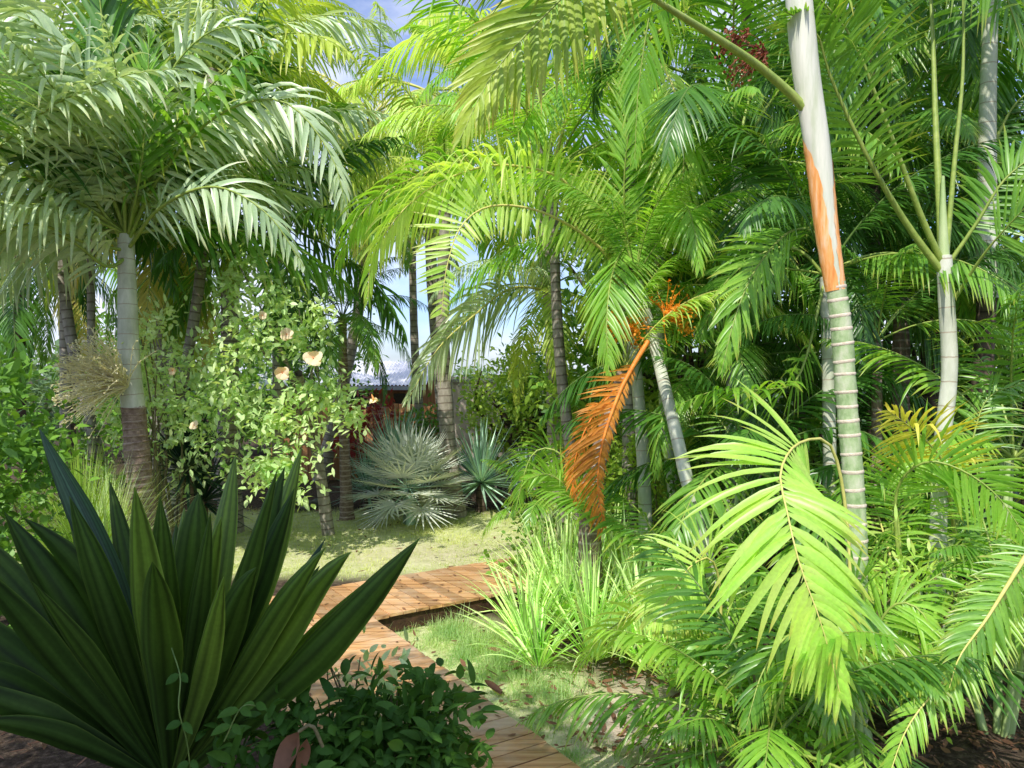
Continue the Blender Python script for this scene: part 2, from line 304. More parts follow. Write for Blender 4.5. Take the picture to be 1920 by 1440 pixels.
def hand(par,ctrl,mat='bright',ll=.45,roll=0.,rib='rib',K=40,**kw):
    """a frond whose midrib follows measured points (px,py,depth)"""
    kw={**dict(n=42,w=.03),**kw}
    if kw['n']<60 and not(mat=='lime' and ll>=.6) and mat!='silver': kw['n']=int(kw['n']*1.25); kw['w']*=.84
    pts=np.array([at(*c) for c in ctrl]); ra=cr(pts,K); T=nrm(np.gradient(ra,axis=0))
    view=nrm(ra-CAM); S=nrm(np.cross(T,view)); Nn=np.cross(S,T); a=R(roll); S=S*math.cos(a)+Nn*math.sin(a)
    lf,rb=frond_geo(ra,S,ll=ll,seed=int(abs(ctrl[0][0]*7+ctrl[0][1]))%9999,**kw)
    f=lf.build('frond',MT[mat],par); m=rb.build('midrib',MT[rib],None)
    m.data.transform(__import__('mathutils').Matrix.Translation(-Vector(par['_w']))); m.parent=f
    return f
def trunk(par,ctrl,r0,r1,mat,name='trunk',K=40,seg=14,flare=0.,ringgap=0,ringr=1.08,ringmat=None,noise=.03):
    "ctrl from base up"
    ra=cr(np.array(ctrl),K); u=np.linspace(0,1,K); rad=r0+(r1-r0)*u+flare*np.exp(-u*9)
    rad=rad*(1+np.random.default_rng(int(abs(ra[0][0])*100)).normal(0,noise,K))
    mb=MB(); tube(mb,ra,rad,seg)
    if ringgap:
        L=np.concatenate([[0],np.cumsum(np.linalg.norm(np.diff(ra,axis=0),axis=1))]); T=nrm(np.gradient(ra,axis=0)); s=L[-1]-.03; g=ringgap
        while s>.1:
            p=np.array([np.interp(s,L,ra[:,k]) for k in range(3)]); t=np.array([np.interp(s,L,T[:,k]) for k in range(3)]); rr=np.interp(s,L,rad)*ringr
            t=t+rng.normal(0,.05,3)
            tube(mb,[p-t*.012,p-t*.006,p+t*.006,p+t*.012],[rr*.93,rr,rr*1.0,rr*.93],seg,m=1,cap=False); s-=g*rng.uniform(.8,1.15); g*=1.02
    o=mb.build(name,[MT[mat],MT[ringmat or mat]],par)
    return o
def ground(px,d): p=at(px,700,d); return np.array([p[0],p[1],0.])
# ------------------------------------------------------------------ foliage clouds
def cloud(mb,c,rad,ncl,nl,ll=.09,lw=.04,cr_=.22,seed=0,up=.3,droop=.5,shell=.55,prof='leaf',nseg=3,m=0,fold=0,floor=.03):
    r=np.random.default_rng(seed); c=np.asarray(c,float); rad=np.asarray(rad,float)
    d=nrm(r.normal(size=(ncl,3))); q=r.uniform(shell,1,ncl)**.6
    bump=1+.22*np.sin(d[:,0]*5+seed)*np.cos(d[:,2]*4+seed*2)+.12*r.normal(size=ncl)
    C=c+d*rad*(q*bump)[:,None]
    ax=nrm(d+np.array([0,0,up])+r.normal(0,.4,(ncl,3)))
    C=np.repeat(C,nl,0); ax=np.repeat(ax,nl,0); tt=r.uniform(-1,1,(ncl*nl,1))
    P=C+ax*cr_*tt+r.normal(0,cr_*.33,(ncl*nl,3)); P[:,2]=np.maximum(P[:,2],floor)
    D=nrm(ax*.5+r.normal(0,.75,(ncl*nl,3))+np.array([0,0,up*.3])); Wd=nrm(np.cross(D,r.normal(0,.5,(ncl*nl,3))+Z))
    strips(mb,P,D,ll*r.uniform(.6,1.25,len(P)),lw*r.uniform(.7,1.2,len(P)),Wd,droop,nseg,prof,fold,m=m)
    return C
def stems(mb,base,tips,r0=.02,bend=.2,seed=0,k=6):
    r=np.random.default_rng(seed)
    for t in tips:
        mid=(base+t)/2+r.normal(0,bend,3)*np.array([1,1,.3]); mid[2]=max(mid[2],.1)
        tube(mb,cr([base,mid,t],k),np.linspace(r0,r0*.3,k),5,cap=False)
def shrub(name,label,cat,px,d,cz,rad,mat,ncl=90,nl=14,group=None,stemn=9,seed=1,trunk_r=.02,**kw):
    g=ground(px,d); o=thing(name,label,cat,g,group)
    mb=MB(); C=cloud(mb,g+np.array([0,0,cz]),rad,ncl,nl,seed=seed,**kw); mb.build('foliage',MT[mat],o)
    sm=MB(); idx=np.random.default_rng(seed).choice(len(C),min(stemn,len(C)),replace=False); stems(sm,g,C[idx],trunk_r,.12,seed); sm.build('stem',MT['stem'],o)
    return o
def tree(name,label,px,d,cz,rad,mat,ncl=220,nl=22,seed=1,ll=.14,lw=.06,group=None,tr=.12,cat='tree',cr_=.45,**kw):
    g=ground(px,d); o=thing(name,label,cat,g,group)
    mb=MB(); C=cloud(mb,g+np.array([0,0,cz]),rad,ncl,nl,ll,lw,cr_,seed,**kw); mb.build('crown',MT[mat],o)
    tm=MB(); top=g+np.array([random.uniform(-.2,.2),0,cz]); tube(tm,cr([g,g+np.array([.1,0,cz*.5]),top],10),np.linspace(tr,tr*.5,10),8)
    idx=np.random.default_rng(seed).choice(len(C),12,replace=False); stems(tm,g+np.array([.05,0,cz*.6]),C[idx],tr*.4,.3,seed); tm.build('trunk',MT['trunkdark'],o)
    return o
def rosette(par,c,n,L,w,e0,e1,mat,name='leaf_rosette',seed=0,droop=.3,prof='sword',nseg=5,fold=.4,m=None,mb=None,ejit=8,spread=.04):
    r=np.random.default_rng(seed); own=mb is None; mb=mb or MB()
    az=np.arange(n)*2.39996+r.uniform(0,.4,n); e=np.radians(np.linspace(e0,e1,n)+r.normal(0,ejit,n))
    D=np.stack([np.cos(az)*np.cos(e),np.sin(az)*np.cos(e),np.sin(e)],1); Wd=np.stack([-np.sin(az),np.cos(az),0*az],1)
    P=np.asarray(c)+D*spread*r.uniform(.5,1.5,(n,1))
    strips(mb,P,D,L*r.uniform(.75,1.1,n),w*r.uniform(.8,1.1,n),Wd,droop*r.uniform(.4,1.5,n),nseg,prof,fold)
    if own: return mb.build(name,MT[mat],par)
    return mb
def fanleaf(mb,rb,hub,az,e,pet,R_,n,w,r,spread=150,droop=.25,tilt=0):
    d=np.array([math.cos(az)*math.cos(e),math.sin(az)*math.cos(e),math.sin(e)]); side=np.array([-math.sin(az),math.cos(az),0]); up=np.cross(d,side)*-1
    up=nrm(np.cross(side,d))*-1 if np.cross(side,d)[2]<0 else nrm(np.cross(side,d))
    P=hub+d*pet; tube(rb,[hub,hub+d*pet*.5,P],[.014,.010,.008],5,cap=False)
    a=np.radians(np.linspace(-spread,spread,n)+r.normal(0,2,n))
    D=nrm(d*np.cos(a)[:,None]+side*np.sin(a)[:,None]+up*(.15+tilt)); Wd=nrm(-d*np.sin(a)[:,None]+side*np.cos(a)[:,None])
    Ls=R_*(.72+.28*np.cos(a*.6))*r.uniform(.9,1.05,n)
    strips(mb,np.repeat(P[None],n,0),D,Ls,w,Wd,droop,5,'leaf' if 0 else 'sword',.5)
#@@SCENE
# ================================================================== SETTING
C0=gp(700,1157,.18)[:2]; E0=gp(1092,1440,.18)[:2]
dA=nrm(E0-C0); pA=np.array([-dA[1],dA[0]])*-1
if pA[0]>0: pA=-pA
F1=gp(968,1106,.18)[:2]; dB=nrm(F1-C0); nB=np.array([-dB[1],dB[0]])
if nB[1]<0: nB=-nB
WA=1.12; WB=1.08
def inpath(x,y,mg=0.03):
    r0=np.stack([x-C0[0],y-C0[1]],-1); a=r0@dA; b=r0@pA; A=(a>-.2)&(b>-mg)&(b<WA+mg)
    a2=r0@dB; b2=r0@nB; B=(a2>-WA-.3)&(b2>-mg)&(b2<WB+mg)
    return A|B
# ground sheet with painted zones (grass / sand / mulch) as a colour attribute
gx=np.unique(np.concatenate([-np.geomspace(8,400,16),np.linspace(-8,8,161),np.geomspace(8,400,16)]))
gy=np.unique(np.concatenate([-np.geomspace(1,60,8),np.linspace(-1,17,181),np.geomspace(17,600,18)]))
X,Y=np.meshgrid(gx,gy); r_=np.random.default_rng(3)
def bumpf(x,y): return .5+.25*np.sin(x*2.1+y*1.3)+.15*np.sin(x*4.7-y*3.1+1)+.1*np.sin(x*9+y*7)
near=(np.abs(X)<9)&(Y<17)&(Y>-1)
Zg=np.where(near,.03*(bumpf(X*1.7,Y*1.5)-.5)+r_.normal(0,.006,X.shape),0); Zg=np.where(Y>30,-.3,Zg)
def sm(x,a,b): t=np.clip((x-a)/(b-a),0,1); return t*t*(3-2*t)
sandc=gp(1230,1340); sand2=gp(850,1030); 
def wsand(x,y): 
    return np.clip(np.exp(-(((x-sandc[0]-.1)/.62)**2+((y-sandc[1]+.1)/.8)**2))*1.5*(.4+bumpf(x*2,y*2))+.55*np.exp(-(((x-sand2[0])/2.0)**2+((y-9.3)/.8)**2)),0,1)
def wgrass(x,y):
    lawn=sm(y,8.0,8.6)*(1-sm(y,11.8,12.6))*sm(x,-7,-5.5)*(1-sm(x,.3,1.0))
    strip=sm(x-C0[0]-(C0[1]-y)*.6,-.1,.1)*(1-sm(x-C0[0]-(C0[1]-y)*.6,1.0,1.5))*(1-sm(y,6.6,7.2))
    return np.clip(np.maximum(lawn,strip),0,1)
wg=wgrass(X,Y); ws=wsand(X,Y)
mb=MB(); ny,nx=X.shape; i=np.arange(ny-1)[:,None]*nx; j=np.arange(nx-1)[None]
mb.add(np.stack([X,Y,Zg],-1),np.stack([i+j,i+j+1,i+nx+j+1,i+nx+j],-1).reshape(-1,4))
m,t=nt('ground_soil'); L=t.links.new; out=t.nodes.new('ShaderNodeOutputMaterial'); bs=t.nodes.new('ShaderNodeBsdfPrincipled'); bs.inputs['Roughness'].default_value=.95; bs.inputs['Specular IOR Level'].default_value=.1
at_=t.nodes.new('ShaderNodeAttribute'); at_.attribute_name='zone'; sx=t.nodes.new('ShaderNodeSeparateColor'); L(at_.outputs['Color'],sx.inputs[0])
g=t.nodes.new('ShaderNodeNewGeometry')
def noise(sc_,d=6):
    n=t.nodes.new('ShaderNodeTexNoise'); n.inputs['Scale'].default_value=sc_; n.inputs['Detail'].default_value=d; n.inputs['Roughness'].default_value=.7; L(g.outputs['Position'],n.inputs['Vector']); return n.outputs['Fac']
def ramp(f,cs):
    r=t.nodes.new('ShaderNodeValToRGB'); e=r.color_ramp.elements; e[0].position=cs[0][0]; e[0].color=c4(cs[0][1]); e[1].position=cs[-1][0]; e[1].color=c4(cs[-1][1])
    for p,c in cs[1:-1]: x=e.new(p); x.color=c4(c)
    L(f,r.inputs[0]); return r.outputs[0]
def mixc(f,a,b):
    n=t.nodes.new('ShaderNodeMix'); n.data_type='RGBA'; L(f,n.inputs[0]); L(a,n.inputs[6]); L(b,n.inputs[7]); return n.outputs[2]
soil=ramp(noise(22,8),[(.3,(.025,.017,.012)),(.5,(.07,.05,.035)),(.72,(.19,.14,.10))])
sand=ramp(noise(9,10),[(.3,(.46,.36,.27)),(.55,(.66,.55,.43)),(.8,(.78,.69,.57))])
gras=ramp(noise(6,8),[(.3,(.38,.44,.16)),(.5,(.62,.66,.32)),(.7,(.80,.78,.52))])
cc=mixc(sx.outputs[0],soil,gras); cc=mixc(sx.outputs[1],cc,sand); L(cc,bs.inputs['Base Color'])
bp=t.nodes.new('ShaderNodeBump'); bp.inputs['Strength'].default_value=.7; bp.inputs['Distance'].default_value=.04; L(noise(35,6),bp.inputs['Height']); L(bp.outputs[0],bs.inputs['Normal']); L(bs.outputs[0],out.inputs[0])
gd=mb.build('ground',m,None,kind='structure'); ca=gd.data.color_attributes.new('zone','FLOAT_COLOR','POINT')
ca.data.foreach_set('color',np.stack([wg,ws,0*wg,0*wg+1],-1).astype(np.float32).ravel())
# boardwalk: an L of cross planks on a frame coloured dark for the shade beneath
wm,t=nt('deck_planks'); L=t.links.new; out=t.nodes.new('ShaderNodeOutputMaterial'); bs=t.nodes.new('ShaderNodeBsdfPrincipled'); bs.inputs['Roughness'].default_value=.6
g=t.nodes.new('ShaderNodeNewGeometry'); tc=t.nodes.new('ShaderNodeTexCoord'); mp=t.nodes.new('ShaderNodeMapping'); mp.inputs['Rotation'].default_value=(0,0,-math.atan2(dB[1],dB[0])); mp.inputs['Scale'].default_value=(1.5,26,26); L(g.outputs['Position'],mp.inputs['Vector'])
n1=t.nodes.new('ShaderNodeTexNoise'); n1.inputs['Scale'].default_value=1; n1.inputs['Detail'].default_value=6; L(mp.outputs[0],n1.inputs['Vector'])
grain=ramp(n1.outputs['Fac'],[(.3,(.32,.15,.05)),(.5,(.64,.34,.14)),(.72,(.80,.50,.25))])
rm=t.nodes.new('ShaderNodeMapRange'); rm.inputs[3].default_value=.5; rm.inputs[4].default_value=1.2; L(g.outputs['Random Per Island'],rm.inputs[0])
mm=t.nodes.new('ShaderNodeMix'); mm.data_type='RGBA'; mm.blend_type='MULTIPLY'; mm.inputs[0].default_value=1; L(grain,mm.inputs[6]); L(rm.outputs[0],mm.inputs[7])
n2=noise(2.2,5); wear=t.nodes.new('ShaderNodeMapRange'); wear.inputs[1].default_value=.45; wear.inputs[2].default_value=.7; wear.inputs[4].default_value=.55; L(n2,wear.inputs[0])
rgb=t.nodes.new('ShaderNodeRGB'); rgb.outputs[0].default_value=(.60,.50,.38,1)
L(mixc(wear.outputs[0],mm.outputs[2],rgb.outputs[0]),bs.inputs['Base Color'])
bp=t.nodes.new('ShaderNodeBump'); bp.inputs['Strength'].default_value=.35; bp.inputs['Distance'].default_value=.01; L(n1.outputs['Fac'],bp.inputs['Height']); L(bp.outputs[0],bs.inputs['Normal']); L(bs.outputs[0],out.inputs[0])
fm=solid('deck_frame_shaded',(.03,.016,.01),(.09,.045,.025),20,.8,.3)
base=bpy.data.objects.new('boardwalk_path',None); col.objects.link(base); base['kind']='structure'; base.location=(C0[0],C0[1],0); base['_w']=[C0[0],C0[1],0.]
def deck(o,d,p,L_,W_,s0,seed,flip=False):
    rr=np.random.default_rng(seed); mb=MB(); s=s0; d3=np.array([*d,0]); p3=np.array([*p,0]); o3=np.array([*o,0])
    while s<L_:
        w=.118; cz=.166+rr.normal(0,.0015)
        c=o3+d3*(s+w/2)+p3*(W_/2+rr.normal(0,.004))+Z*cz; a=rr.normal(0,.002)
        box(mb,c,(d3+p3*a)*w/2,(p3-d3*a)*W_/2,Z*.013); s+=w+.009
    return mb
deck(C0,dA,pA,6.4,WA,.0,1).build('planks',wm,base,smooth=False)
deck(C0-dB*WA,dB,nB,6.2,WB,.0,2).build('planks',wm,base,smooth=False)
mb=MB(); d3=np.array([*dA,0]);p3=np.array([*pA,0]);o3=np.array([*C0,0])
for b in (.045,WA-.045): box(mb,o3+d3*3.2+p3*b+Z*.085,d3*3.15,p3*.022,Z*.066)
d3=np.array([*dB,0]);p3=np.array([*nB,0]);o3=np.array([*(C0-dB*WA),0])
for b in (.045,WB-.045): box(mb,o3+d3*3.1+p3*b+Z*.085,d3*3.08,p3*.022,Z*.066)
mb.build('bearer_beams',fm,base,smooth=False)
# grass
def blades(name,label,cat,n,xr,yr,wf,h,w,mat,seed,clump=0.):
    r=np.random.default_rng(seed); x=r.uniform(*xr,n); y=r.uniform(*yr,n); k=(r.uniform(0,1,n)<wf(x,y))&~inpath(x,y,.0); x=x[k];y=y[k]; n=len(x)
    cl=bumpf(x*3+5,y*3); hh=h*r.uniform(.4,1.3,n)*(1+clump*(cl-.5)*3).clip(.25,3)
    az=r.uniform(0,6.28,n); e=r.uniform(.5,1.45,n); D=np.stack([np.cos(az)*np.cos(e),np.sin(az)*np.cos(e),np.sin(e)],1)
    mb=MB(); strips(mb,np.stack([x,y,0*x-.01],1),D,hh,w*r.uniform(.6,1.3,n),np.stack([-np.sin(az),np.cos(az),0*az],1),r.uniform(.2,1.2,n),3,'grass')
    o=mb.build(name,MT[mat],None,kind='stuff'); o['label']=label; o['category']=cat; return o
blades('lawn_grass','short dry yellow green lawn behind the wooden boardwalk corner','grass',120000,(-6.5,1.2),(7.6,12.6),lambda x,y:wgrass(x,y)*(1-.8*wsand(x,y))*(.35+.65*bumpf(x*1.3,y*1.3)),.06,.006,'grass',4)
blades('grass_tufts','fine wispy grass tufts growing along the right edge of the boardwalk','grass',110000,(-1.2,2.4),(3.4,7.0),lambda x,y:wgrass(x,y)*(1-1.1*wsand(x,y)).clip(0,1)*(bumpf(x*2.3,y*2.1)*1.5-.2),.105,.005,'grass2',5,1.)
# ================================================================== FOREGROUND
hubS=at(318,1475,2.95); g=np.array([hubS[0],hubS[1],0]); o=thing('furcraea_plant','huge dark green rosette with broad strap leaves filling the lower left corner','plant',g)
mb=MB(); tube(mb,[g,g+Z*.3,hubS-Z*.02],[.16,.14,.11],12); mb.build('stem',MT['trunkdark'],o)
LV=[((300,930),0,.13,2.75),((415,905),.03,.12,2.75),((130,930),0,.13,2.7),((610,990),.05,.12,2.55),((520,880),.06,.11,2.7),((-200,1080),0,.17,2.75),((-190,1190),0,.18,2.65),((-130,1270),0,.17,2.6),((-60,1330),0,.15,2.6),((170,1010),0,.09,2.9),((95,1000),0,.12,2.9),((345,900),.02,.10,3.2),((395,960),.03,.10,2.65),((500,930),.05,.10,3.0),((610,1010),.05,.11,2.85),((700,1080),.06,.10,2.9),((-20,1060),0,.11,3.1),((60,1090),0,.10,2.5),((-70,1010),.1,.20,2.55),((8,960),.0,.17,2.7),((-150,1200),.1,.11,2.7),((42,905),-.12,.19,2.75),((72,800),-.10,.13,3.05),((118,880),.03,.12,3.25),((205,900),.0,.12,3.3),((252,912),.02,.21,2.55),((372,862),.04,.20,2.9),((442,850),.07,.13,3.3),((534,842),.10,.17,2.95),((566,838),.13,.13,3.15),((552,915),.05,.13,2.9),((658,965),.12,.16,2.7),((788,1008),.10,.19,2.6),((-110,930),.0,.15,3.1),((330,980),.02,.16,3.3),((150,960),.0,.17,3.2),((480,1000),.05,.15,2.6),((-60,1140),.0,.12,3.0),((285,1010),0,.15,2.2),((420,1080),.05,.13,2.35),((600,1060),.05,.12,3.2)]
for k,(tp,bow,w,d) in enumerate(LV):
    P1=at(tp[0],tp[1],d); P0=hubS+(P1-hubS)*.03; ch=P1-P0; ln=np.linalg.norm(ch); sd=nrm(np.cross(ch,FW)); 
    mid=P0+ch*.5+sd*bow*(-1 if tp[0]>318 else 1)*ln*.35+Z*.03; cl=cr([P0,mid,P1],17); T=nrm(np.gradient(cl,axis=0)); t_=np.linspace(0,1,17)
    cl=cl+np.array([0,0,-1.])*(np.clip((t_-.6)/.4,0,1)**2*[0,.10,.0,.05,0][k%5]*ln)[:,None]; rr=random.Random(k); roll=rr.uniform(-.7,.7); wd=nrm(np.cross(T,FW)); nn=np.cross(T,wd); wd=wd*math.cos(roll)+nn*math.sin(roll); nn=np.cross(T,wd)
    hw=(min(w,.175)*.5*.86*np.array([np.clip(.30+x*1.25,0,1)*(1-np.clip((x-.58)/.42,0,1)**2.0)+.01 for x in t_]))[:,None]*(1+.03*np.sin(t_*23+k)[:,None])
    rows=np.stack([cl-wd*hw-nn*hw*.25,cl-wd*hw*.55+nn*hw*.22,cl+nn*hw*.62,cl+wd*hw*.55+nn*hw*.22,cl+wd*hw-nn*hw*.25],1); mb=MB()
    q=[(a*5+b,a*5+b+1,a*5+b+6,a*5+b+5) for a in range(16) for b in range(4)]
    mb.add(rows.reshape(-1,3),q,uv=np.stack(np.broadcast_arrays(np.linspace(0,1,5)[None],t_[:,None]),-1).reshape(-1,2))
    mb.build('leaf',MT['strapblue' if k in(14,22) else 'straplit' if tp[0]>230 and k%2 else 'strapdark'],o)
# dark leafy bush over the path
def leafybush(name,label,px,py,d,rad,seed,ncl,nl,ll,lw,mat,cat='shrub',**kw):
    c=at(px,py,d); g=np.array([c[0],c[1],0]); o=thing(name,label,cat,g); mb=MB(); C=cloud(mb,c,rad,ncl,nl,ll,lw,.10,seed,prof='leaf',nseg=5,fold=.35,**kw); mb.build('foliage',MT[mat],o)
    sm_=MB(); idx=np.random.default_rng(seed).choice(len(C),22,replace=False); stems(sm_,g,C[idx],.009,.08,seed); sm_.build('stem',MT['stem'],o); return o
leafybush('leafy_bush','dark green leafy bush in shade hiding the near part of the boardwalk',705,1425,2.9,(.42,.28,.27),11,150,11,.09,.036,'bushdark',up=.5,droop=.7)
leafybush('leafy_bush','small dark bush at the foot of the huge strap leaf rosette',545,1470,2.7,(.26,.2,.22),12,70,9,.085,.036,'bushdark',up=.5,droop=.7)
leafybush('seedling_bush','few thin shoots with small leaves rising above the dark bush beside the boardwalk',690,1290,3.1,(.24,.15,.16),13,16,6,.06,.024,'hib',up=1.,droop=.3)
# twining vine
g=at(350,1440,2.3); g=np.array([g[0],g[1],0]); o=thing('twining_vine','thin twining vine with paired pointed leaves in front of the dark strap leaves','vine',g)
mb=MB(); lf=MB()
for pts in ([(360,1500,2.35),(352,1400,2.28),(335,1330,2.25),(338,1270,2.3),(322,1215,2.4)],[(420,1390,2.2),(455,1325,2.2),(500,1330,2.25)]):
    c=cr([at(*p) for p in pts],24); tube(mb,c,.002,5,cap=False)
    for q in range(6,24,6):
        for s_ in (-1,1):
            strips(lf,[c[q]],[nrm(RT*s_+Z*random.uniform(-.3,.5)-FW*.4)],random.uniform(.035,.065),.024,[nrm(Z+FW*.4)],.8,5,'leaf',.3)
mb.build('stem',MT['ribd'],o); lf.build('leaves',MT['bushdark'],o)
# dead curled leaf
c=at(520,1430,2.5); g=np.array([c[0],c[1],0]); o=thing('dead_leaf','large curled dead brown leaf lying between the rosette and the dark bush','leaf',c)
mb=MB(); strips(mb,[at(560,1372,2.5)],[nrm(at(500,1470,2.45)-at(560,1372,2.5))],.24,.085,[nrm([1,.2,.5])],.4,8,'leaf',1.1,twist=1.8); strips(mb,[at(575,1385,2.5)],[nrm([-.2,0,-1])],.19,.05,[nrm([1,.2,.2])],.4,8,'leaf',1.1,twist=-1.6); mb.build('blade',MT['brown'],o)
mb=MB(); tube(mb,cr([at(560,1372,2.5),at(585,1360,2.5),at(605,1400,2.52)],8),.006,6); mb.build('leaf_stalk',MT['stem'],o)
# ================================================================== RIGHT PALMS
gb=ground(1606,4.6); mp_=thing('orange_sheathed_palm','tall palm with white crownshaft and orange leaf sheath above a ringed trunk','palm tree',gb)
trunk(mp_,[gb,at(1607,1060,4.6),at(1600,900,4.6),at(1588,760,4.6),at(1578,620,4.6),at(1566,530,4.6)],.056,.062,'trunkring',flare=.02,ringgap=.085,ringr=1.055,ringmat='ring',seg=18)
sh=cr([at(1567,545,4.6),at(1550,430,4.6),at(1533,280,4.6),at(1512,140,4.6),at(1498,0,4.6),at(1488,-130,4.6),at(1484,-240,4.6)],40)
mb=MB(); tube(mb,sh,np.interp(np.linspace(0,1,40),[0,.1,.35,.6,.8,1],[.056,.062,.074,.080,.074,.045]),20); mb.build('crownshaft',MT['shaft'],mp_)
# orange sheath wrapping the shaft, open towards the front
K=26; T=nrm(np.gradient(sh,axis=0)); rows=[]
for side in (-1,1):
    mb=MB(); V=[]; U=[]
    for k in range(K):
        u=k/(K-1); s_=u*(.37 if side<0 else .33); idx=s_*39; i0=int(idx); f=idx-i0; c=sh[i0]*(1-f)+sh[i0+1]*f; t_=T[i0]
        g0j=R(3*math.sin(k*2.3+side)+3*math.sin(k*5.1)); A=nrm(-FW-np.dot(-FW,t_)*t_); B=np.cross(t_,A); B=B if B[0]>0 else -B
        g0=R(5+18*u+78*u**6) if side<0 else R(9+28*u+70*u**6); a=np.linspace(max(g0+g0j,.02),R(178),13); rad=np.interp(s_,[0,.1,.35,.6],[.059,.066,.078,.084])*(1+.012*math.sin(k*1.7)+.008*math.sin(k*4.1))
        if u>.9: rad*=1-.02*(u-.9)*10
        V.append(c+rad*(np.cos(a)[:,None]*A+side*np.sin(a)[:,None]*B)); U.append(np.stack([a/3.14,0*a+u],-1))
    q=[(a*13+b,a*13+b+1,a*13+b+14,a*13+b+13) for a in range(K-1) for b in range(12)]
    mb.add(np.concatenate(V),q,uv=np.concatenate(U)); mb.build('leaf_sheath',MT['sheath'],mp_)
# thick petiole + top fronds of the main palm
hand(mp_,[(1532,250,4.62),(1506,200,4.58),(1430,130,4.45),(1350,75,4.2),(1230,0,3.9),(1100,-90,3.7),(960,-120,3.5),(840,-60,3.4)],'mid',.6,30,start=.5,n=34,w=.036,ribr=.026,droop=1.1)
hand(mp_,[(1530,150,4.6),(1600,300,4.7),(1680,420,4.8),(1740,600,5.0)],'mid',.4,40,start=.75,n=8,w=.03,ribr=.02) if 0 else None
hand(mp_,[(1500,-160,4.6),(1380,-240,4.3),(1200,-150,4.0),(1060,-10,3.9),(930,130,3.85),(862,262,3.8)],'coco',.52,-22,start=.42,n=54,w=.04,a0=62,a1=20,droop=.55,ribr=.014,v=.1)
hand(mp_,[(1510,-130,4.7),(1600,-260,4.9),(1720,-230,5.0),(1860,-60,5.0),(1930,120,5.1)],'mid',.6,50,start=.25,n=46,w=.036,droop=1.2,ribr=.018)
hand(mp_,[(1490,-180,4.7),(1430,-330,5.2),(1330,-250,5.8),(1240,-60,6.1),(1200,140,6.2),(1190,300,6.2)],'bright',.6,15,start=.3,n=46,w=.036,droop=1.2,ribr=.016)
# red fruit sprays under the petiole
def spray(par,org,dirs,n,L_,mat,name,seed,beads=0,r=.004,sag=1.):
    rr=np.random.default_rng(seed); mb=MB(); bd=MB()
    for k in range(n):
        d=nrm(np.array(dirs)+rr.normal(0,.38,3)); p=[org]; 
        for s_ in range(6): d=nrm(d+np.array([0,0,-.16*sag])+rr.normal(0,.12,3)); p.append(p[-1]+d*L_*rr.uniform(.6,1.)/6)
        tube(mb,p,np.linspace(r,r*.4,7),4,cap=False)
        if beads:
            for q in range(beads):
                s_=rr.integers(1,7); c=p[s_]+rr.normal(0,.012,3); D=nrm(rr.normal(size=(3,3))); strips(bd,np.repeat([c],3,0)-D*.01,D,.024,.018,nrm(np.cross(D,rr.normal(size=3))),0,2,'leaf')
    if beads: mb_=bd; bd.build(name,MT[mat],par); mb.build('stalk',MT[mat],par)
    else: mb.build(name,MT[mat],par)
spray(mp_,at(1440,100,4.6),(-1,-.1,.15),18,.32,'redfruit','fruit_spray',2,8,.004,1.2)
spray(mp_,at(1400,70,4.6),(-1,0,0),8,.24,'redfruit','fruit_spray',3,8,.004,1.2)
# second palm
gb=ground(1752,5.2); p2=thing('slender_palm','slender pale palm trunk with yellow stained neck right of the orange sheathed palm','palm tree',gb)
hb=at(1770,480,5.2); trunk(p2,[gb,at(1752,1180,5.2),at(1765,860,5.2),at(1780,700,5.2),at(1774,560,5.2),hb],.056,.050,'trunkwhite',flare=.03)
mb=MB(); tube(mb,cr([at(1775,570,5.2),at(1770,480,5.2),at(1768,400,5.2),at(1768,330,5.2)],14),np.linspace(.05,.011,14),12); mb.build('crownshaft',MT['shaftg'],p2)
hand(p2,[(1770,500,5.2),(1725,400,5.1),(1650,200,4.9),(1590,60,4.8),(1480,-60,4.7)],'mid',.55,30,rib='rib',start=.62,n=30,ribr=.020)
hand(p2,[(1768,500,5.2),(1755,250,5.3),(1745,0,5.4),(1720,-200,5.5)],'mid',.55,40,start=.7,n=20,ribr=.026)
hand(p2,[(1772,500,5.2),(1790,300,5.2),(1806,120,5.2),(1800,-60,5.2),(1760,-200,5)],'bright',.55,40,start=.62,n=24,ribr=.018)
hand(p2,[(1775,500,5.2),(1830,420,5.1),(1890,330,5.0),(1990,260,4.9)],'mid',.5,30,start=.25,n=30,ribr=.014)
hand(p2,[(1766,510,5.2),(1700,420,5.1),(1630,300,4.9),(1560,150,4.8),(1530,60,4.7),(1470,20,4.5)],'mid',.5,35,start=.35,n=44,ribr=.022)
hand(p2,[(1790,560,5.2),(1850,470,4.9),(1930,380,4.6)],'mid',.4,30,start=.6,n=10,ribr=.012)
gb=ground(1800,6.5); p3=thing('slender_palm','shadow striped grey trunk at the right edge with a dark green crown','palm tree',gb)
trunk(p3,[gb,at(1812,900,6.5),at(1842,700,6.5),at(1850,560,6.5)],.085,.075,'trunkdark'); 
mb=MB(); s3=cr([at(1850,560,6.5),at(1850,400,6.5),at(1852,200,6.5),at(1858,20,6.5),at(1862,-60,6.5)],20); tube(mb,s3,np.linspace(.088,.05,20),14); mb.build('crownshaft',MT['trunkwhite'],p3)
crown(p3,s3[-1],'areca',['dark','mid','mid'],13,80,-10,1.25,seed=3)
hand(p3,[(1850,300,6.5),(1900,200,6.4),(1960,150,6.3)],'dark',.5,30,n=16,ribr=.016)
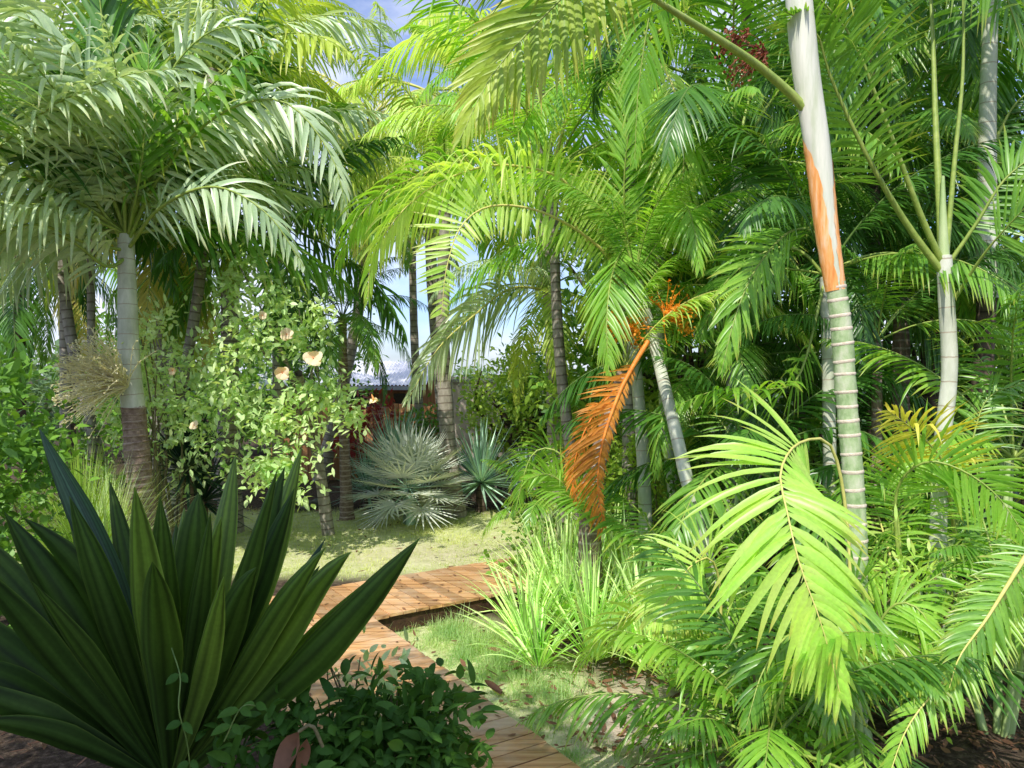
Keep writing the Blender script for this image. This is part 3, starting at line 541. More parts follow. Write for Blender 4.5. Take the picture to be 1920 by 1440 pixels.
# leaning trunk in the understorey
gb=gp(1392,1262); lp=thing('leaning_palm','thin whitish trunk leaning left behind the bright arching fronds','palm tree',gb)
trunk(lp,[gb,at(1345,1110,5.9),at(1300,950,5.9),at(1262,790,6.1),at(1225,640,6.4),at(1195,530,6.6)],.055,.045,'trunkwhite'); crown(lp,at(1193,520,6.6),'areca',['bright','mid','mid'],8,84,50,.6,seed=9)
def palm(label,px,py,d,kind,mats,n,e0,e1,scale=1.,basepx=None,tr=.07,tmat='trunkgrey',seed=0,group=None,name='palm_tree',shaft=None,ribs=True,based=None,azs=None):
    hb=at(px,py,d); b=ground(basepx if basepx is not None else px,based or d); o=thing(name,label,'palm tree',b,group)
    mid=(b+hb)/2; mid[0]=mid[0]*.5+hb[0]*.5
    trunk(o,[b,mid,hb],tr*1.1,tr*.85,tmat,flare=tr*.5,seg=10,K=24)
    if shaft: mb=MB(); tube(mb,cr([hb-Z*.0,hb+Z*shaft*.5,hb+Z*shaft],10),[tr*1.1]*3+[tr*1.3,tr*1.35,tr*1.3,tr*1.2,tr*1.1,tr,tr*.8],10); mb.build('crownshaft',MT['shaftg'],o); hb=hb+Z*shaft*.92
    crown(o,hb,kind,mats,n,e0,e1,scale,seed=seed,ribs=ribs,azs=azs); return o
G='palms massed in the right half of the garden'
palm('bright palm behind the hanging top frond, its crown against the sky',1035,330,9.2,'areca',['bright','lime','bright'],16,82,5,1.35,tr=.07,seed=1,group=G,basepx=1100)
palm('yellow green palm crown high in the middle, left of the red fruit sprays',1180,110,8.2,'areca',['bright','lime','mid'],16,80,-35,1.35,tr=.07,seed=2,group=G)
palm('green palm just left of the white crownshaft, below the thick stalk',1380,300,7.4,'areca',['mid','dark','mid'],15,82,-20,1.15,tr=.06,tmat='trunkwhite',seed=3,group=G)
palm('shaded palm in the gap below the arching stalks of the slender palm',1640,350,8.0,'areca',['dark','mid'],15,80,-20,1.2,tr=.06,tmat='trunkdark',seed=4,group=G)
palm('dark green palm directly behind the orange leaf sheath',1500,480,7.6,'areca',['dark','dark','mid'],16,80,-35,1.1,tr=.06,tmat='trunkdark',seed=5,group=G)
palm('bright palm whose crown spreads above the orange dead frond',1235,455,7.6,'areca',['bright','mid','lime'],14,80,0,1.0,tr=.055,tmat='trunkwhite',seed=6,group=G,basepx=1290)
palm('low green palm among the undergrowth between orange flowers and leaning trunk',1370,680,7.2,'areca',['mid','dark','dark'],14,78,-25,.85,tr=.05,tmat='trunkwhite',seed=7,group=G)
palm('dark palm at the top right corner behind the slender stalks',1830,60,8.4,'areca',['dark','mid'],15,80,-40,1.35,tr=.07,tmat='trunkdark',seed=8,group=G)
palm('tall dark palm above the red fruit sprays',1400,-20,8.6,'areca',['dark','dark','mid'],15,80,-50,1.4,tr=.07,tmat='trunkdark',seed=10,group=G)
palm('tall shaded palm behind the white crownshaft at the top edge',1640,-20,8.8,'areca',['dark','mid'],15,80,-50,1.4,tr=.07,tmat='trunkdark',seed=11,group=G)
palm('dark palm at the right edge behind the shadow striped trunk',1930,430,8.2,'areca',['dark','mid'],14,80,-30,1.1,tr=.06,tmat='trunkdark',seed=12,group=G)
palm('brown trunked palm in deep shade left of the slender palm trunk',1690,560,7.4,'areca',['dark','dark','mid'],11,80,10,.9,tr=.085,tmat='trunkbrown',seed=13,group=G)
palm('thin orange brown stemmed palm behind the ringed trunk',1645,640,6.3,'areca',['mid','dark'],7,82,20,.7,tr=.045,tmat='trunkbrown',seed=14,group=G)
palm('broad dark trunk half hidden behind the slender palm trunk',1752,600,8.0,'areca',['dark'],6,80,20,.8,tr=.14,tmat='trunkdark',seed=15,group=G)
# hand measured fronds of low palms on the right
def clump(name,label,px,py,d,group=None):
    g=ground(px,d); o=thing(name,label,'palm',g,group); mb=MB(); hb=at(px,py,d); rr=random.Random(px)
    for k in range(5):
        a=np.array([rr.uniform(-.08,.08),rr.uniform(-.08,.08),0]); tube(mb,cr([g+a,(g+hb)/2+a*2,hb+a],6),np.linspace(.028,.018,6),7)
    mb.build('stem',MT['shaftg'],o); return o
GU='young palms in the undergrowth on the right'
o=clump('young_palm','young palm with one huge bright arching frond before the ringed trunk',1600,1300,4.0,GU)
hand(o,[(1600,1300,4.2),(1590,1000,4.3),(1560,840,4.2),(1500,830,4.0),(1464,882,3.7),(1476,960,3.5),(1500,1060,3.4),(1540,1170,3.35),(1575,1300,3.35)],'lime',.60,8,rib='riby',K=60,start=.52,n=46,w=.040,a0=92,a1=20,droop=.75,asym=.78,v=.2,ribr=.012,jit=.7,tipl=.5,nseg=6)
hand(o,[(1610,1290,4.2),(1620,1130,4.2),(1590,1090,4.0),(1575,1160,3.8),(1562,1260,3.7),(1560,1360,3.6)],'mid',.50,-10,K=50,start=.35,n=32,w=.032,a0=72,a1=15,droop=.6,ribr=.01,nseg=5)
hand(o,[(1590,1310,4.2),(1540,1200,4.1),(1480,1190,3.9),(1430,1260,3.8),(1400,1360,3.7)],'mid',.4,20,n=28,w=.026,droop=.9)
hand(o,[(1605,1300,4.2),(1660,1150,4.1),(1720,1140,4.0),(1770,1230,3.9)],'bright',.4,30,n=28,w=.026,droop=.9)
o=clump('young_palm','young palm with a small bright fan shaped frond left of the huge arching frond',1330,1300,4.8,GU)
hand(o,[(1340,1290,4.8),(1352,1130,4.8),(1335,1050,4.7),(1295,1062,4.6),(1262,1110,4.5),(1225,1170,4.4)],'lime',.44,5,rib='riby',start=.50,n=34,w=.028,a0=88,a1=18,droop=.85,jit=.7,nseg=5)
hand(o,[(1325,1290,4.8),(1270,1160,4.7),(1200,1150,4.6),(1130,1190,4.5),(1080,1260,4.4)],'lime',.36,60,n=34,w=.024,droop=.7)
hand(o,[(1330,1290,4.8),(1390,1160,4.8),(1420,1120,4.8),(1480,1130,4.7)],'bright',.36,30,n=26,w=.024,droop=.9)
o=clump('young_palm','young palm in the bottom right with a broad bright frond crossing diagonally',2060,1150,3.7,GU)
hand(o,[(1975,1030,3.9),(1900,1100,3.7),(1805,1235,3.5),(1710,1350,3.4),(1672,1440,3.35),(1650,1510,3.3)],'bright',.235,-12,rib='riby',K=50,start=.1,n=58,w=.019,a0=72,a1=30,droop=.55,v=.15,ribr=.010,jit=.7,nseg=5)
hand(o,[(1950,1000,3.7),(1900,1080,3.6),(1850,1160,3.5),(1800,1230,3.4),(1780,1290,3.4)],'mid',.24,20,rib='riby',start=.1,n=34,w=.024,a0=70,a1=25,droop=.7)
o=clump('young_palm','young palm with comb like frond arching to the right edge',1700,1100,4.9,GU)
hand(o,[(1690,1100,4.9),(1680,930,4.8),(1730,868,4.6),(1800,880,4.5),(1870,930,4.4),(1925,1010,4.3)],'bright',.40,-16,rib='rib',K=50,start=.33,n=36,w=.030,a0=70,a1=35,droop=.35,v=.1)
hand(o,[(1690,1100,4.9),(1680,960,4.9),(1640,900,4.9),(1600,905,4.8),(1570,960,4.7)],'bright',.3,30,n=26,w=.022,droop=1)
o=clump('young_palm','young palm with a yellowing frond beside the slender palm trunk',1780,1000,5.3,GU)
hand(o,[(1790,1000,5.3),(1772,880,5.0),(1740,830,4.7),(1700,795,4.5),(1665,770,4.4)],'yellow',.42,12,rib='riby',start=.35,n=30,w=.03,a0=85,a1=25,droop=.6)
hand(o,[(1790,1000,5.3),(1830,800,5.3),(1860,740,5.3),(1920,720,5.2)],'mid',.36,12,start=.35,n=24,w=.024)
for (lab,px,py,d,mats,n,s_,sd) in (
 ('small green palm at the foot of the huge arching frond, bottom edge',1440,1400,3.9,['mid','bright','dark'],13,.62,1),
 ('small palm with fine leaflets left of the bottom centre, over bare sand',1385,1430,4.1,['mid','gold','bright'],9,.42,2),
 ('small green palm behind the diagonal frond, bottom right',1580,1330,4.3,['mid','dark','bright'],12,.6,3),
 ('light green feathery palm under the slender palm trunk',1690,1130,5.4,['lime','bright'],13,.65,4),
 ('small palm at the right edge above the dark mulch',1880,1130,4.6,['mid','bright'],10,.5,5),
 ('low palm behind the variegated blade clump, left of the leaning trunk',1280,1120,6.0,['mid','bright'],12,.7,6),
 ('dark low palm between ringed trunk and slender trunk',1680,950,6.4,['dark','mid'],12,.75,7),
 ('green low palm behind the leaning trunk at middle height',1400,880,6.4,['mid','dark'],13,.8,8),
 ('low palm with drooping fronds at far right middle',1900,860,5.6,['mid','bright'],11,.8,9),
 ('low green palm below the orange dead frond',1030,950,7.6,['bright','mid'],10,.42,10)):
    o=clump('young_palm',lab,px,py,d,GU); crown(o,at(px,py,d),'small',mats,n,82,0,s_/0.62,seed=sd+20)
# hanging fronds at mid right
g=ground(1560,6.2); o=thing('arching_palm','palm with light hanging fronds left of the orange leaf sheath','palm tree',g); trunk(o,[g,at(1555,800,6.2),at(1548,520,6.2)],.06,.045,'trunkwhite',seg=10)
hand(o,[(1548,520,6.2),(1530,440,6.1),(1480,435,5.8),(1420,500,5.5),(1380,590,5.3),(1352,700,5.2)],'bright',.46,14,K=50,start=.2,n=36,w=.036,a0=72,a1=15,droop=.8,nseg=5)
hand(o,[(1548,520,6.2),(1500,470,6.2),(1440,470,6.2),(1360,530,6.2),(1310,640,6.2)],'mid',.46,30,start=.2,n=36,w=.032,droop=1)
hand(o,[(1548,520,6.2),(1500,700,6.0),(1440,730,5.7),(1350,730,5.4),(1270,760,5.2)],'bright',.42,62,start=.25,n=30,w=.036,a0=75,a1=35,droop=1.1,v=.0)
crown(o,at(1548,515,6.2),'areca',['mid','dark'],8,75,0,.85,seed=31)
# middle comb frond and its palm
g=ground(1215,7.2); o=thing('arching_palm','palm throwing a comb like bright frond across the middle of the view','palm tree',g); trunk(o,[g,at(1205,850,7.2),at(1180,560,7.2)],.07,.05,'trunkwhite',seg=10)
hand(o,[(1180,560,7.2),(1130,470,6.9),(1030,403,6.6),(930,385,6.4),(868,420,6.2),(838,500,6.1),(828,590,6.1)],'lime',.66,-15,rib='riby',K=60,start=.12,n=66,w=.032,a0=96,a1=62,droop=.16,v=.0,nseg=5,ribr=.016,asym=.5)
hand(o,[(1180,560,7.2),(1080,360,6.9),(960,310,6.6),(850,330,6.4),(760,390,6.2),(700,480,6.1),(690,560,6.1)],'lime',.66,38,rib='riby',K=60,start=.3,n=62,w=.032,a0=72,a1=25,droop=2.0,ribr=.015,nseg=5)
hand(o,[(1180,560,7.2),(1000,330,7.3),(860,310,7.0),(740,350,6.8),(670,410,6.7),(632,500,6.7)],'bright',.60,40,rib='riby',K=60,start=.5,n=46,w=.030,droop=2.1,ribr=.015,nseg=5)
hand(o,[(1180,560,7.2),(1230,420,7.0),(1300,420,6.8),(1370,500,6.7)],'bright',.5,40,n=36,w=.03,droop=1.2)
hand(o,[(1180,560,7.2),(1170,350,6.8),(1185,180,6.6),(1175,60,6.5)],'bright',.5,10,n=40,w=.036,droop=.4,a0=45,a1=20)
crown(o,at(1180,555,7.2),'areca',['bright','lime'],8,75,10,.95,seed=33,azs=[-30,-10,15,40,70,95])
# dead orange frond palm
g=ground(1112,6.3); o=thing('dying_palm','stout low palm with a dead orange frond hanging down its trunk','palm tree',g)
trunk(o,[g,at(1106,960,6.3),at(1122,860,6.35),at(1170,700,6.4)],.115,.06,'trunkbrown',seg=12)
hand(o,[(1215,640,6.2),(1185,690,6.1),(1158,745,6.0),(1130,830,5.9),(1121,910,5.9),(1133,990,5.9)],'orange',.40,18,rib='ribo',K=60,start=.16,n=64,w=.026,a0=62,a1=40,droop=.55,ribr=.020,jit=1.2,v=0,asym=.3,tipl=.6)
hand(o,[(1185,700,6.15),(1140,745,6.05),(1100,800,6.0),(1075,880,6.0),(1080,950,6.0)],'orange',.20,30,rib='ribo',start=.3,n=40,w=.018,droop=1.3,ribr=.010,jit=1.6)
hand(o,[(1110,980,6.2),(1060,860,6.1),(1000,850,6.1),(965,960,6.0)],'mid',.36,40,start=.15,n=34,w=.022,droop=.9)
hand(o,[(1110,990,6.2),(1080,930,6.1),(1030,890,6.0),(985,900,5.9)],'bright',.36,20,start=.15,n=30,w=.024,a0=60,droop=.5)
crown(o,at(1172,690,6.4),'areca',['bright','lime','mid'],6,82,45,.6,seed=35,azs=[-30,0,40,80])
for k,(px,py,s_) in enumerate([(1245,590,.34),(1180,620,.25)]): spray(o,at(px,py,6.3),(.6-.9*k,-.2,.2),40,s_,'orangeflower','flower_spray',5+k,10,.005,.5)
# coconut fronds in the centre
g=ground(1040,11.5); o=thing('coconut_palm','coconut palm with curved grey trunk right of the small garden fence','palm tree',g); trunk(o,[g,at(1040,850,11.5),at(1036,700,11.5),at(1030,545,11.5)],.12,.085,'trunkgrey',flare=.06)
hand(o,[(1030,545,11.5),(960,540,10.5),(890,590,9.9),(820,655,9.6),(765,750,9.5)],'silver',.95,30,rib='riby',K=60,start=.04,n=66,w=.036,a0=72,a1=28,droop=1.9,ribr=.02,nseg=6)
crown(o,at(1028,538,11.5),'coco',['coco','silver','mid'],12,80,-30,.75,seed=36)
g=gp(853,968); o=thing('coconut_palm','coconut palm whose leaning grey trunk rises behind the silver fan palm','palm tree',g); dd=g[1]
trunk(o,[g,at(842,860,dd),at(830,640,dd),at(832,500,dd),at(835,330,dd)],.125,.09,'trunkgrey',flare=.07); crown(o,at(835,325,dd),'coco',['coco','bright','mid'],16,80,-15,.8,seed=37)
# ================================================================== LEFT PALMS
gb=ground(262,8.5); o=thing('silvery_palm','pale trunked palm with large silvery green plumes, left of the flowering shrub','palm tree',gb)
trunk(o,[gb,at(266,960,8.5),at(256,840,8.5),at(250,760,8.5)],.15,.125,'trunkbrown',flare=.05,seg=18,ringgap=.07,ringmat='trunkbrown',ringr=1.07)
s3=cr([at(250,765,8.5),at(242,680,8.5),at(240,600,8.5),at(238,520,8.5),at(236,440,8.5)],20); mb=MB(); tube(mb,s3,np.linspace(.125,.085,20),16); mb.build('crownshaft',MT['shaftg' if 0 else 'trunkwhite'],o)
crown(o,s3[-1],'silver',['silver','silver','mid'],9,86,64,1.05,seed=41); crown(o,s3[-1],'silver',['silver','silver','mid'],13,62,8,1.05,seed=47,azs=[5,25,50,85,115,145,170,195,215,235,255,150,15])
hand(o,[(236,470,8.5),(160,455,8.0),(60,420,7.6),(-60,470,7.3),(-140,560,7.2)],'silver',.65,50,n=26,w=.055,droop=1.2,ribr=.02)
hand(o,[(236,460,8.5),(225,300,8.1),(165,150,7.7),(60,40,7.3),(-60,30,7.1)],'silver',.85,-30,K=50,start=.15,n=40,w=.060,a0=60,a1=22,droop=1.0,ribr=.02,nseg=6,v=.4,bunch=.3)
hand(o,[(236,460,8.5),(300,330,8.2),(410,215,7.9),(530,190,7.7),(620,290,7.6),(655,420,7.6)],'silver',.72,30,K=50,start=.15,n=42,w=.052,a0=62,a1=22,droop=1.2,ribr=.02,nseg=6,v=.4,bunch=.3)
hand(o,[(238,470,8.5),(300,390,8.0),(400,350,7.6),(500,400,7.4),(570,500,7.4)],'silver',.66,42,K=50,start=.15,n=38,w=.050,droop=1.3,ribr=.02,nseg=6,v=.4,bunch=.3)
hand(o,[(236,460,8.5),(270,270,8.3),(330,120,8.1),(420,50,8.0),(520,80,7.9)],'silver',.72,10,K=50,start=.15,n=40,w=.050,a0=60,droop=1.1,ribr=.02,nseg=6,v=.4,bunch=.3)
hand(o,[(236,460,8.5),(150,340,8.1),(60,270,7.8),(-40,300,7.6),(-120,390,7.5)],'silver',.75,35,K=50,start=.15,n=40,w=.055,a0=60,droop=1.3,ribr=.02,nseg=6,v=.4,bunch=.3)
hand(o,[(238,450,8.5),(232,300,8.4),(205,150,8.3),(185,-20,8.2),(170,-140,8.1)],'dark',.95,10,K=50,start=.2,n=34,w=.085,a0=32,a1=12,droop=.35,ribr=.02,nseg=5,v=.5,bunch=.3)
hand(o,[(238,450,8.5),(262,330,8.0),(275,200,7.8),(280,60,7.7)],'mid',.62,20,K=50,start=.3,n=26,w=.055,a0=38,a1=14,droop=.4,ribr=.016,nseg=5,v=.4,bunch=.3)
hand(o,[(240,480,8.5),(200,500,8.2),(130,450,7.9),(40,430,7.7),(-30,520,7.5)],'silver',.6,30,n=26,w=.05,droop=1.2,ribr=.02)
for k in range(3): spray(o,at(240,725,8.3),[(-.9,-.35,.75),(-.9,-.4,.1),(-.5,-.6,.9)][k],70,.85,'cream','flower_spray',50+k,9,.007,.5)
palm('silvery palm behind the pale trunked one, its plumes filling the top left corner',95,190,9.8,'silver',['silver','mid','silver'],18,86,10,1.05,tr=.07,tmat='trunkgrey',seed=48,name='silvery_palm',basepx=225)
palm('silvery palm whose plumes rise at the top left, right of the pale trunk',400,130,10.2,'silver',['silver','coco','silver'],16,86,5,1.0,tr=.07,tmat='trunkgrey',seed=49,name='silvery_palm',basepx=270)
palm('silvery palm cut by the left edge of the view, upper left',-50,320,7.4,'silver',['silver','dark','mid'],16,86,25,1.0,tr=.12,tmat='trunkgrey',seed=42,name='silvery_palm',basepx=-190)
palm('silvery palm with crown in front of the upper middle left, half in shade',430,330,10.6,'silver',['silver','mid','dark'],17,86,5,1.0,tr=.12,tmat='trunkgrey',seed=43,name='silvery_palm')
palm('dark shaded palm with upright broad fronds at the top left',170,340,9.6,'silver',['dark','dark','mid'],8,86,55,1.0,tr=.05,tmat='trunkgrey',seed=44,name='shaded_palm',azs=[0,60,120,180,240,300])
palm('dark palm with broad leaves left of the pale trunk, in deep shade',120,330,10.0,'silver',['dark'],12,80,-20,1.0,tr=.06,tmat='trunkgrey',seed=45,name='shaded_palm')
palm('dark palm behind the flowering shrub, its fronds in shade',520,420,10.5,'silver',['dark','mid'],14,80,-40,.95,tr=.07,tmat='trunkgrey',seed=46,name='shaded_palm')
GC='coconut palms at the back of the garden'
palm('coconut palm with pale drooping yellow fronds below the blue sky gap',700,215,15.5,'coco',['pale','pale','coco'],22,50,-75,1.0,tr=.11,seed=51,group=GC,name='coconut_palm',basepx=600)
palm('coconut palm at the top left of the sky gap, crown cut by the top edge',440,40,13.5,'coco',['coco','mid','bright'],17,78,-70,1.05,tr=.14,seed=52,group=GC,name='coconut_palm',basepx=420)
palm('pale green coconut palm behind the hanging top frond',800,170,14.0,'coco',['coco','pale','lime'],13,50,-60,.9,tr=.11,seed=53,group=GC,name='coconut_palm',basepx=846)
palm('coconut palm filling the top centre behind the yellow green palms',1010,150,12.5,'coco',['coco','lime','bright'],16,78,-5,1.0,tr=.13,seed=58,group=GC,name='coconut_palm',basepx=1090)
palm('light coconut palm with crown in front of the pale sky above the house roof',772,440,14.5,'coco',['coco','silver','mid'],13,80,0,.62,tr=.08,seed=61,group=GC,name='coconut_palm',basepx=800)
palm('small shaded coconut palm between the pale flowers and the house roof',642,598,11.5,'coco',['dark','mid','dark'],15,80,-35,.52,tr=.075,tmat='trunkbrown',seed=54,group=GC,name='coconut_palm',basepx=650)
palm('distant palm with dark trunk standing in the blue gap at left',132,470,14.0,'coco',['gold','mid','dark'],16,60,-85,.72,tr=.08,tmat='trunkdark',seed=55,group=GC,name='coconut_palm')
palm('distant palm with thick dark trunk at the left edge',35,470,13.0,'coco',['dark','mid'],16,60,-80,.8,tr=.10,tmat='trunkdark',seed=56,group=GC,name='coconut_palm')
palm('palm with a skirt of dry golden fronds right of the pale trunk',330,440,11.5,'coco',['gold','coco','mid'],18,20,-88,.72,tr=.13,tmat='trunkgrey',seed=57,group=GC,name='coconut_palm')
palm('tall coconut palm behind the silvery plumes at upper left',300,60,12.5,'coco',['coco','mid'],16,78,-50,1.0,tr=.14,seed=59,group=GC,name='coconut_palm')
# ================================================================== LEFT SHRUBS
g=gp(616,1002); dd=g[1]; o=thing('flowering_shrub','tall fresh green shrub with peach trumpet flowers and a pale leaning stem','shrub',g)
mb=MB()
for k,(px,py,d,rad,nc) in enumerate([(600,745,8.9,(.42,.35,.34),62),(520,790,8.9,(.45,.35,.30),52),(470,640,8.8,(.38,.35,.38),46),(560,640,8.7,(.32,.3,.3),38),(430,545,8.9,(.34,.3,.36),40),(520,560,8.8,(.30,.3,.26),30),(590,590,8.7,(.18,.2,.14),14),(470,480,8.9,(.22,.2,.2),16),(400,680,9.0,(.3,.3,.3),26),(495,880,8.9,(.5,.35,.26),60),(560,890,8.8,(.3,.3,.3),26),(370,770,9.0,(.42,.3,.3),36),(655,780,8.8,(.2,.2,.2),16),(440,735,9.0,(.3,.3,.25),24)]):
    C=cloud(mb,at(px,py,d),rad,nc,7,.115,.05,.17,60+k,shell=.1,droop=.6,nseg=3)
mb.build('foliage',MT['hib'],o)
tm=MB(); tube(tm,cr([g,at(602,900,dd),at(590,830,dd),at(560,700,9.2)],16),np.linspace(.09,.05,16),12,cap=False)
for tp in [(480,560,8.8),(560,580,8.8),(410,540,8.9),(500,840,8.9),(640,700,8.8),(440,480,8.8),(590,660,8.7)]: tube(tm,cr([at(590,830,dd),at((590+tp[0])/2+10,(830+tp[1])/2,9.3),at(*tp)],8),np.linspace(.03,.008,8),6,cap=False)
tm.build('stem',MT['trunkgrey'],o)
def flower(par,c,r,n_=5,mat='petal',face=(-.1,-1,.1),seed=0):
    rr=np.random.default_rng(seed); f=nrm(np.array(face)+rr.normal(0,.5,3)); a=nrm(np.cross(f,Z)); b=np.cross(a,f); mb=MB()
    for k in range(n_):
        an=k*2*math.pi/n_+.3; d=a*math.cos(an)+b*math.sin(an); w=-a*math.sin(an)+b*math.cos(an)
        strips(mb,[c+d*r*.05-f*r*.1],[nrm(d+f*rr.uniform(.5,1.0))],r*rr.uniform(.95,1.15),r*1.25,[nrm(w+f*.25)],rr.uniform(.3,1.0),8,'petal',.3,twist=rr.uniform(-.3,.3))
    fl=mb.build('flower',MT[mat],par)
    q=MB(); tube(q,[c-f*r*.9,c-f*r*.1,c+f*r*.12],[r*.08,r*.22,r*.3],8,cap=False); tube(q,[c+f*r*.1,c+f*r*.3],[r*.05,r*.09],6); e=q.build('throat',MT['throat'],None)
    e.data.transform(__import__('mathutils').Matrix.Translation(-Vector(par['_w']))); e.parent=fl
for k,(px,py,r) in enumerate([(588,672,.10),(538,628,.075),(530,698,.085),(492,592,.05),(365,798,.055),(325,695,.055),(700,748,.06)]): flower(o,at(px,py,8.2 if px>400 else 8.5),r,seed=k)
shrub('leafy_shrub','mid green leafy shrub between the pale trunk and the flowering shrub','shrub',330,9.4,1.7,(.85,.6,.85),'hib',100,15,seed=71,ll=.11,lw=.05,cr_=.18)
shrub('leafy_shrub','green leafy shrub climbing around the pale palm trunk','shrub',285,8.9,2.4,(.28,.25,.65),'hib',45,13,seed=72,ll=.10,lw=.045,cr_=.14)
shrub('leafy_shrub','dense green shrub filling the left edge at middle height','shrub',-30,6.2,1.35,(.52,.5,1.05),'treegrn',130,16,seed=73,ll=.12,lw=.055,cr_=.18)
shrub('leafy_shrub','brighter green shrub behind the left edge, under the dark palm trunks','shrub',60,9.2,1.0,(.9,.6,.75),'treegrn',100,16,seed=74,ll=.11,lw=.05,cr_=.2)
g=ground(150,7.9); o=thing('wispy_grass_plant','tall wispy fine leaved plant left of the brown ringed trunk','plant',g)
rosette(o,g+Z*.02,420,1.25,.012,45,88,'treelite','blades',3,.45,'grass',6,0,spread=.22,ejit=12)
g=ground(200,7.9); o=thing('wispy_grass_plant','second wispy plant directly in front of the brown ringed trunk','plant',g)
rosette(o,g+Z*.02,260,1.1,.012,50,88,'hib','blades',4,.5,'grass',6,0,spread=.2,ejit=12)
# agaves and fan palms
def agave(label,px,py,d,n,L_,w,mat,seed,trunkh=0,name='agave_plant'):
    c=at(px,py,d); g=np.array([c[0],c[1],0]); o=thing(name,label,'plant',g); c[2]=max(c[2],.15)
    mb=MB(); tube(mb,[g,g*.5+c*.5,c],[.09,.08,.06],8); mb.build('stem',MT['trunkdark'],o)
    rosette(o,c,n,L_,w,-25,85,mat,'leaf_rosette',seed,.12,'sword',4,.5); return o
agave('dark blue green spiky rosette behind the silver fan palm',742,875,12.6,140,1.0,.05,'agave',1)
agave('spiky blue green rosette right of the leaning coconut trunk',902,905,12.2,140,1.0,.05,'agave',2)
agave('dark spiky rosette left of the flowering shrub stem, in shade',352,880,9.4,90,.85,.05,'strapblue',3)
agave('second dark spiky rosette behind the foreground rosette tips',380,940,9.9,80,.8,.05,'strapblue',4)
agave('low blue green rosette at the left of the silver fan palm',690,920,12.6,80,.75,.045,'agave',5)
agave('low blue green rosette at the right end of the bed, below the fence',985,900,13.2,70,.6,.05,'agave',6)
c=at(768,897,11.2); g=np.array([c[0],c[1],0]); o=thing('silver_fan_palm','silvery white fan palm at the back edge of the lawn','fan palm',g); rr=np.random.default_rng(5); mb=MB(); rb=MB()
tube(rb,[g,c-Z*.2],[.10,.09],8)
for k in range(34):
    az=k*2.4; e=R(np.interp(k,[0,33],[84,-38])); fanleaf(mb,rb,c-Z*.15,az,e,.46,.58,20,.036,rr,125,.12)
mb.build('fan_leaves',MT['fanwhite'],o); rb.build('stem',MT['agave'],o)
# blade clump (spider lily like) in the middle right
def lily(label,px,py,n,L_,seed,mat='lily',w=.034,e=(35,88)):
    g=gp(px,py); g[2]=0; o=thing('strap_leaf_clump',label,'plant',g,'strap leaf clumps right of the boardwalk'); rosette(o,g+Z*.02,n,L_,w,e[0],e[1],mat,'blades',seed,.55,'sword',6,.35,spread=.10); return o
LB=['pale green blade clump closest to the boardwalk corner','blade clump with the longest upright leaves, just right of the dark path edge','pale blade clump below the dark leaved shrub','blade clump with broad whitish blades at the right, beside the bright fan frond','low arching blade clump over the grass edge','blade clump behind the others, under the orange dead frond','small blade clump at the right end near the bare sand','narrow bladed clump in the middle of the group','blade clump at the upper left by the boardwalk','dense blade clump half covered by the small bright palm']
for k,(px,py,n,l) in enumerate([(990,1235,60,.75),(1060,1190,75,1.0),(1110,1150,60,.9),(1215,1270,45,.85),(1010,1265,40,.5),(1150,1120,60,.9),(1270,1300,30,.55),(1110,1250,60,.85),(1010,1140,50,.75),(1180,1210,60,.95)]): lily(LB[k],px,py,n,l,80+k,w=.034 if k!=3 else .052)
# undergrowth bushes
for k,(lab,px,d,cz,rad,mat,nc,nl,ll,lw) in enumerate([
 ('dark round leaved shrub behind the blade clumps by the path',1010,7.8,.45,(.42,.35,.42),'treegrn',50,16,.07,.045),
 ('bright small leaved shrub right of the orange dead frond',1230,7.9,.9,(.75,.5,.85),'treelite',140,18,.075,.035),
 ('green small leaved bush behind the leaning whitish trunk',1330,7.2,.7,(.6,.45,.7),'treegrn',90,16,.08,.035),
 ('mixed green bush filling the gap under the huge arching frond',1450,5.0,.35,(.7,.5,.4),'mid',90,14,.09,.03),
 ('tangled low bush at the bottom edge right of the sand',1390,4.2,.30,(.5,.45,.36),'mid',80,14,.09,.028),
 ('light tangled bush below the slender palm trunk',1700,4.6,.65,(.5,.4,.45),'lime',60,14,.10,.02),
 ('dark bush behind the ringed trunk at ground level',1650,6.6,.7,(.9,.6,.75),'dark',110,14,.10,.045),
 ('shaded bush at the right edge over the mulch',1870,5.4,.6,(.7,.5,.55),'treegrn',80,14,.09,.04),
 ('pale green low plants below the orange dead frond',1150,6.9,.3,(.5,.4,.3),'treelite',50,14,.08,.035),
 ('green bush between the blade clumps and the leaning trunk',1300,5.9,.35,(.5,.4,.4),'mid',70,14,.08,.03)]):
    shrub('undergrowth_bush',lab,'bush',px,d,cz,rad,mat,nc,nl,seed=90+k,ll=ll,lw=lw,cr_=.13)
shrub('red_leaved_shrub','burgundy leaved shrub in front of the brown fence','shrub',690,13.6,1.1,(.45,.35,.55),'red',40,14,seed=101,ll=.16,lw=.05)
shrub('round_bush','small fresh green bush behind the blue rosettes','bush',800,13.8,1.2,(.4,.3,.4),'treegrn',45,14,seed=102,ll=.1,lw=.05)
for k,(lab,px,d,cz,rad,mat) in enumerate([('yellow green bushy tree by the small fence in the centre',955,15.0,1.45,(.95,.8,1.1),'treelite'),('darker bushy tree just left of the grey coconut trunk',1010,15.8,1.7,(.7,.7,1.25),'treegrn'),('olive tree behind the small coconut palm',560,17.0,1.8,(1.6,1,1.6),'treegrn')]): tree('bushy_tree',lab,px,d,cz,rad,mat,170,18,seed=110+k,ll=.13,lw=.06,cr_=.3)
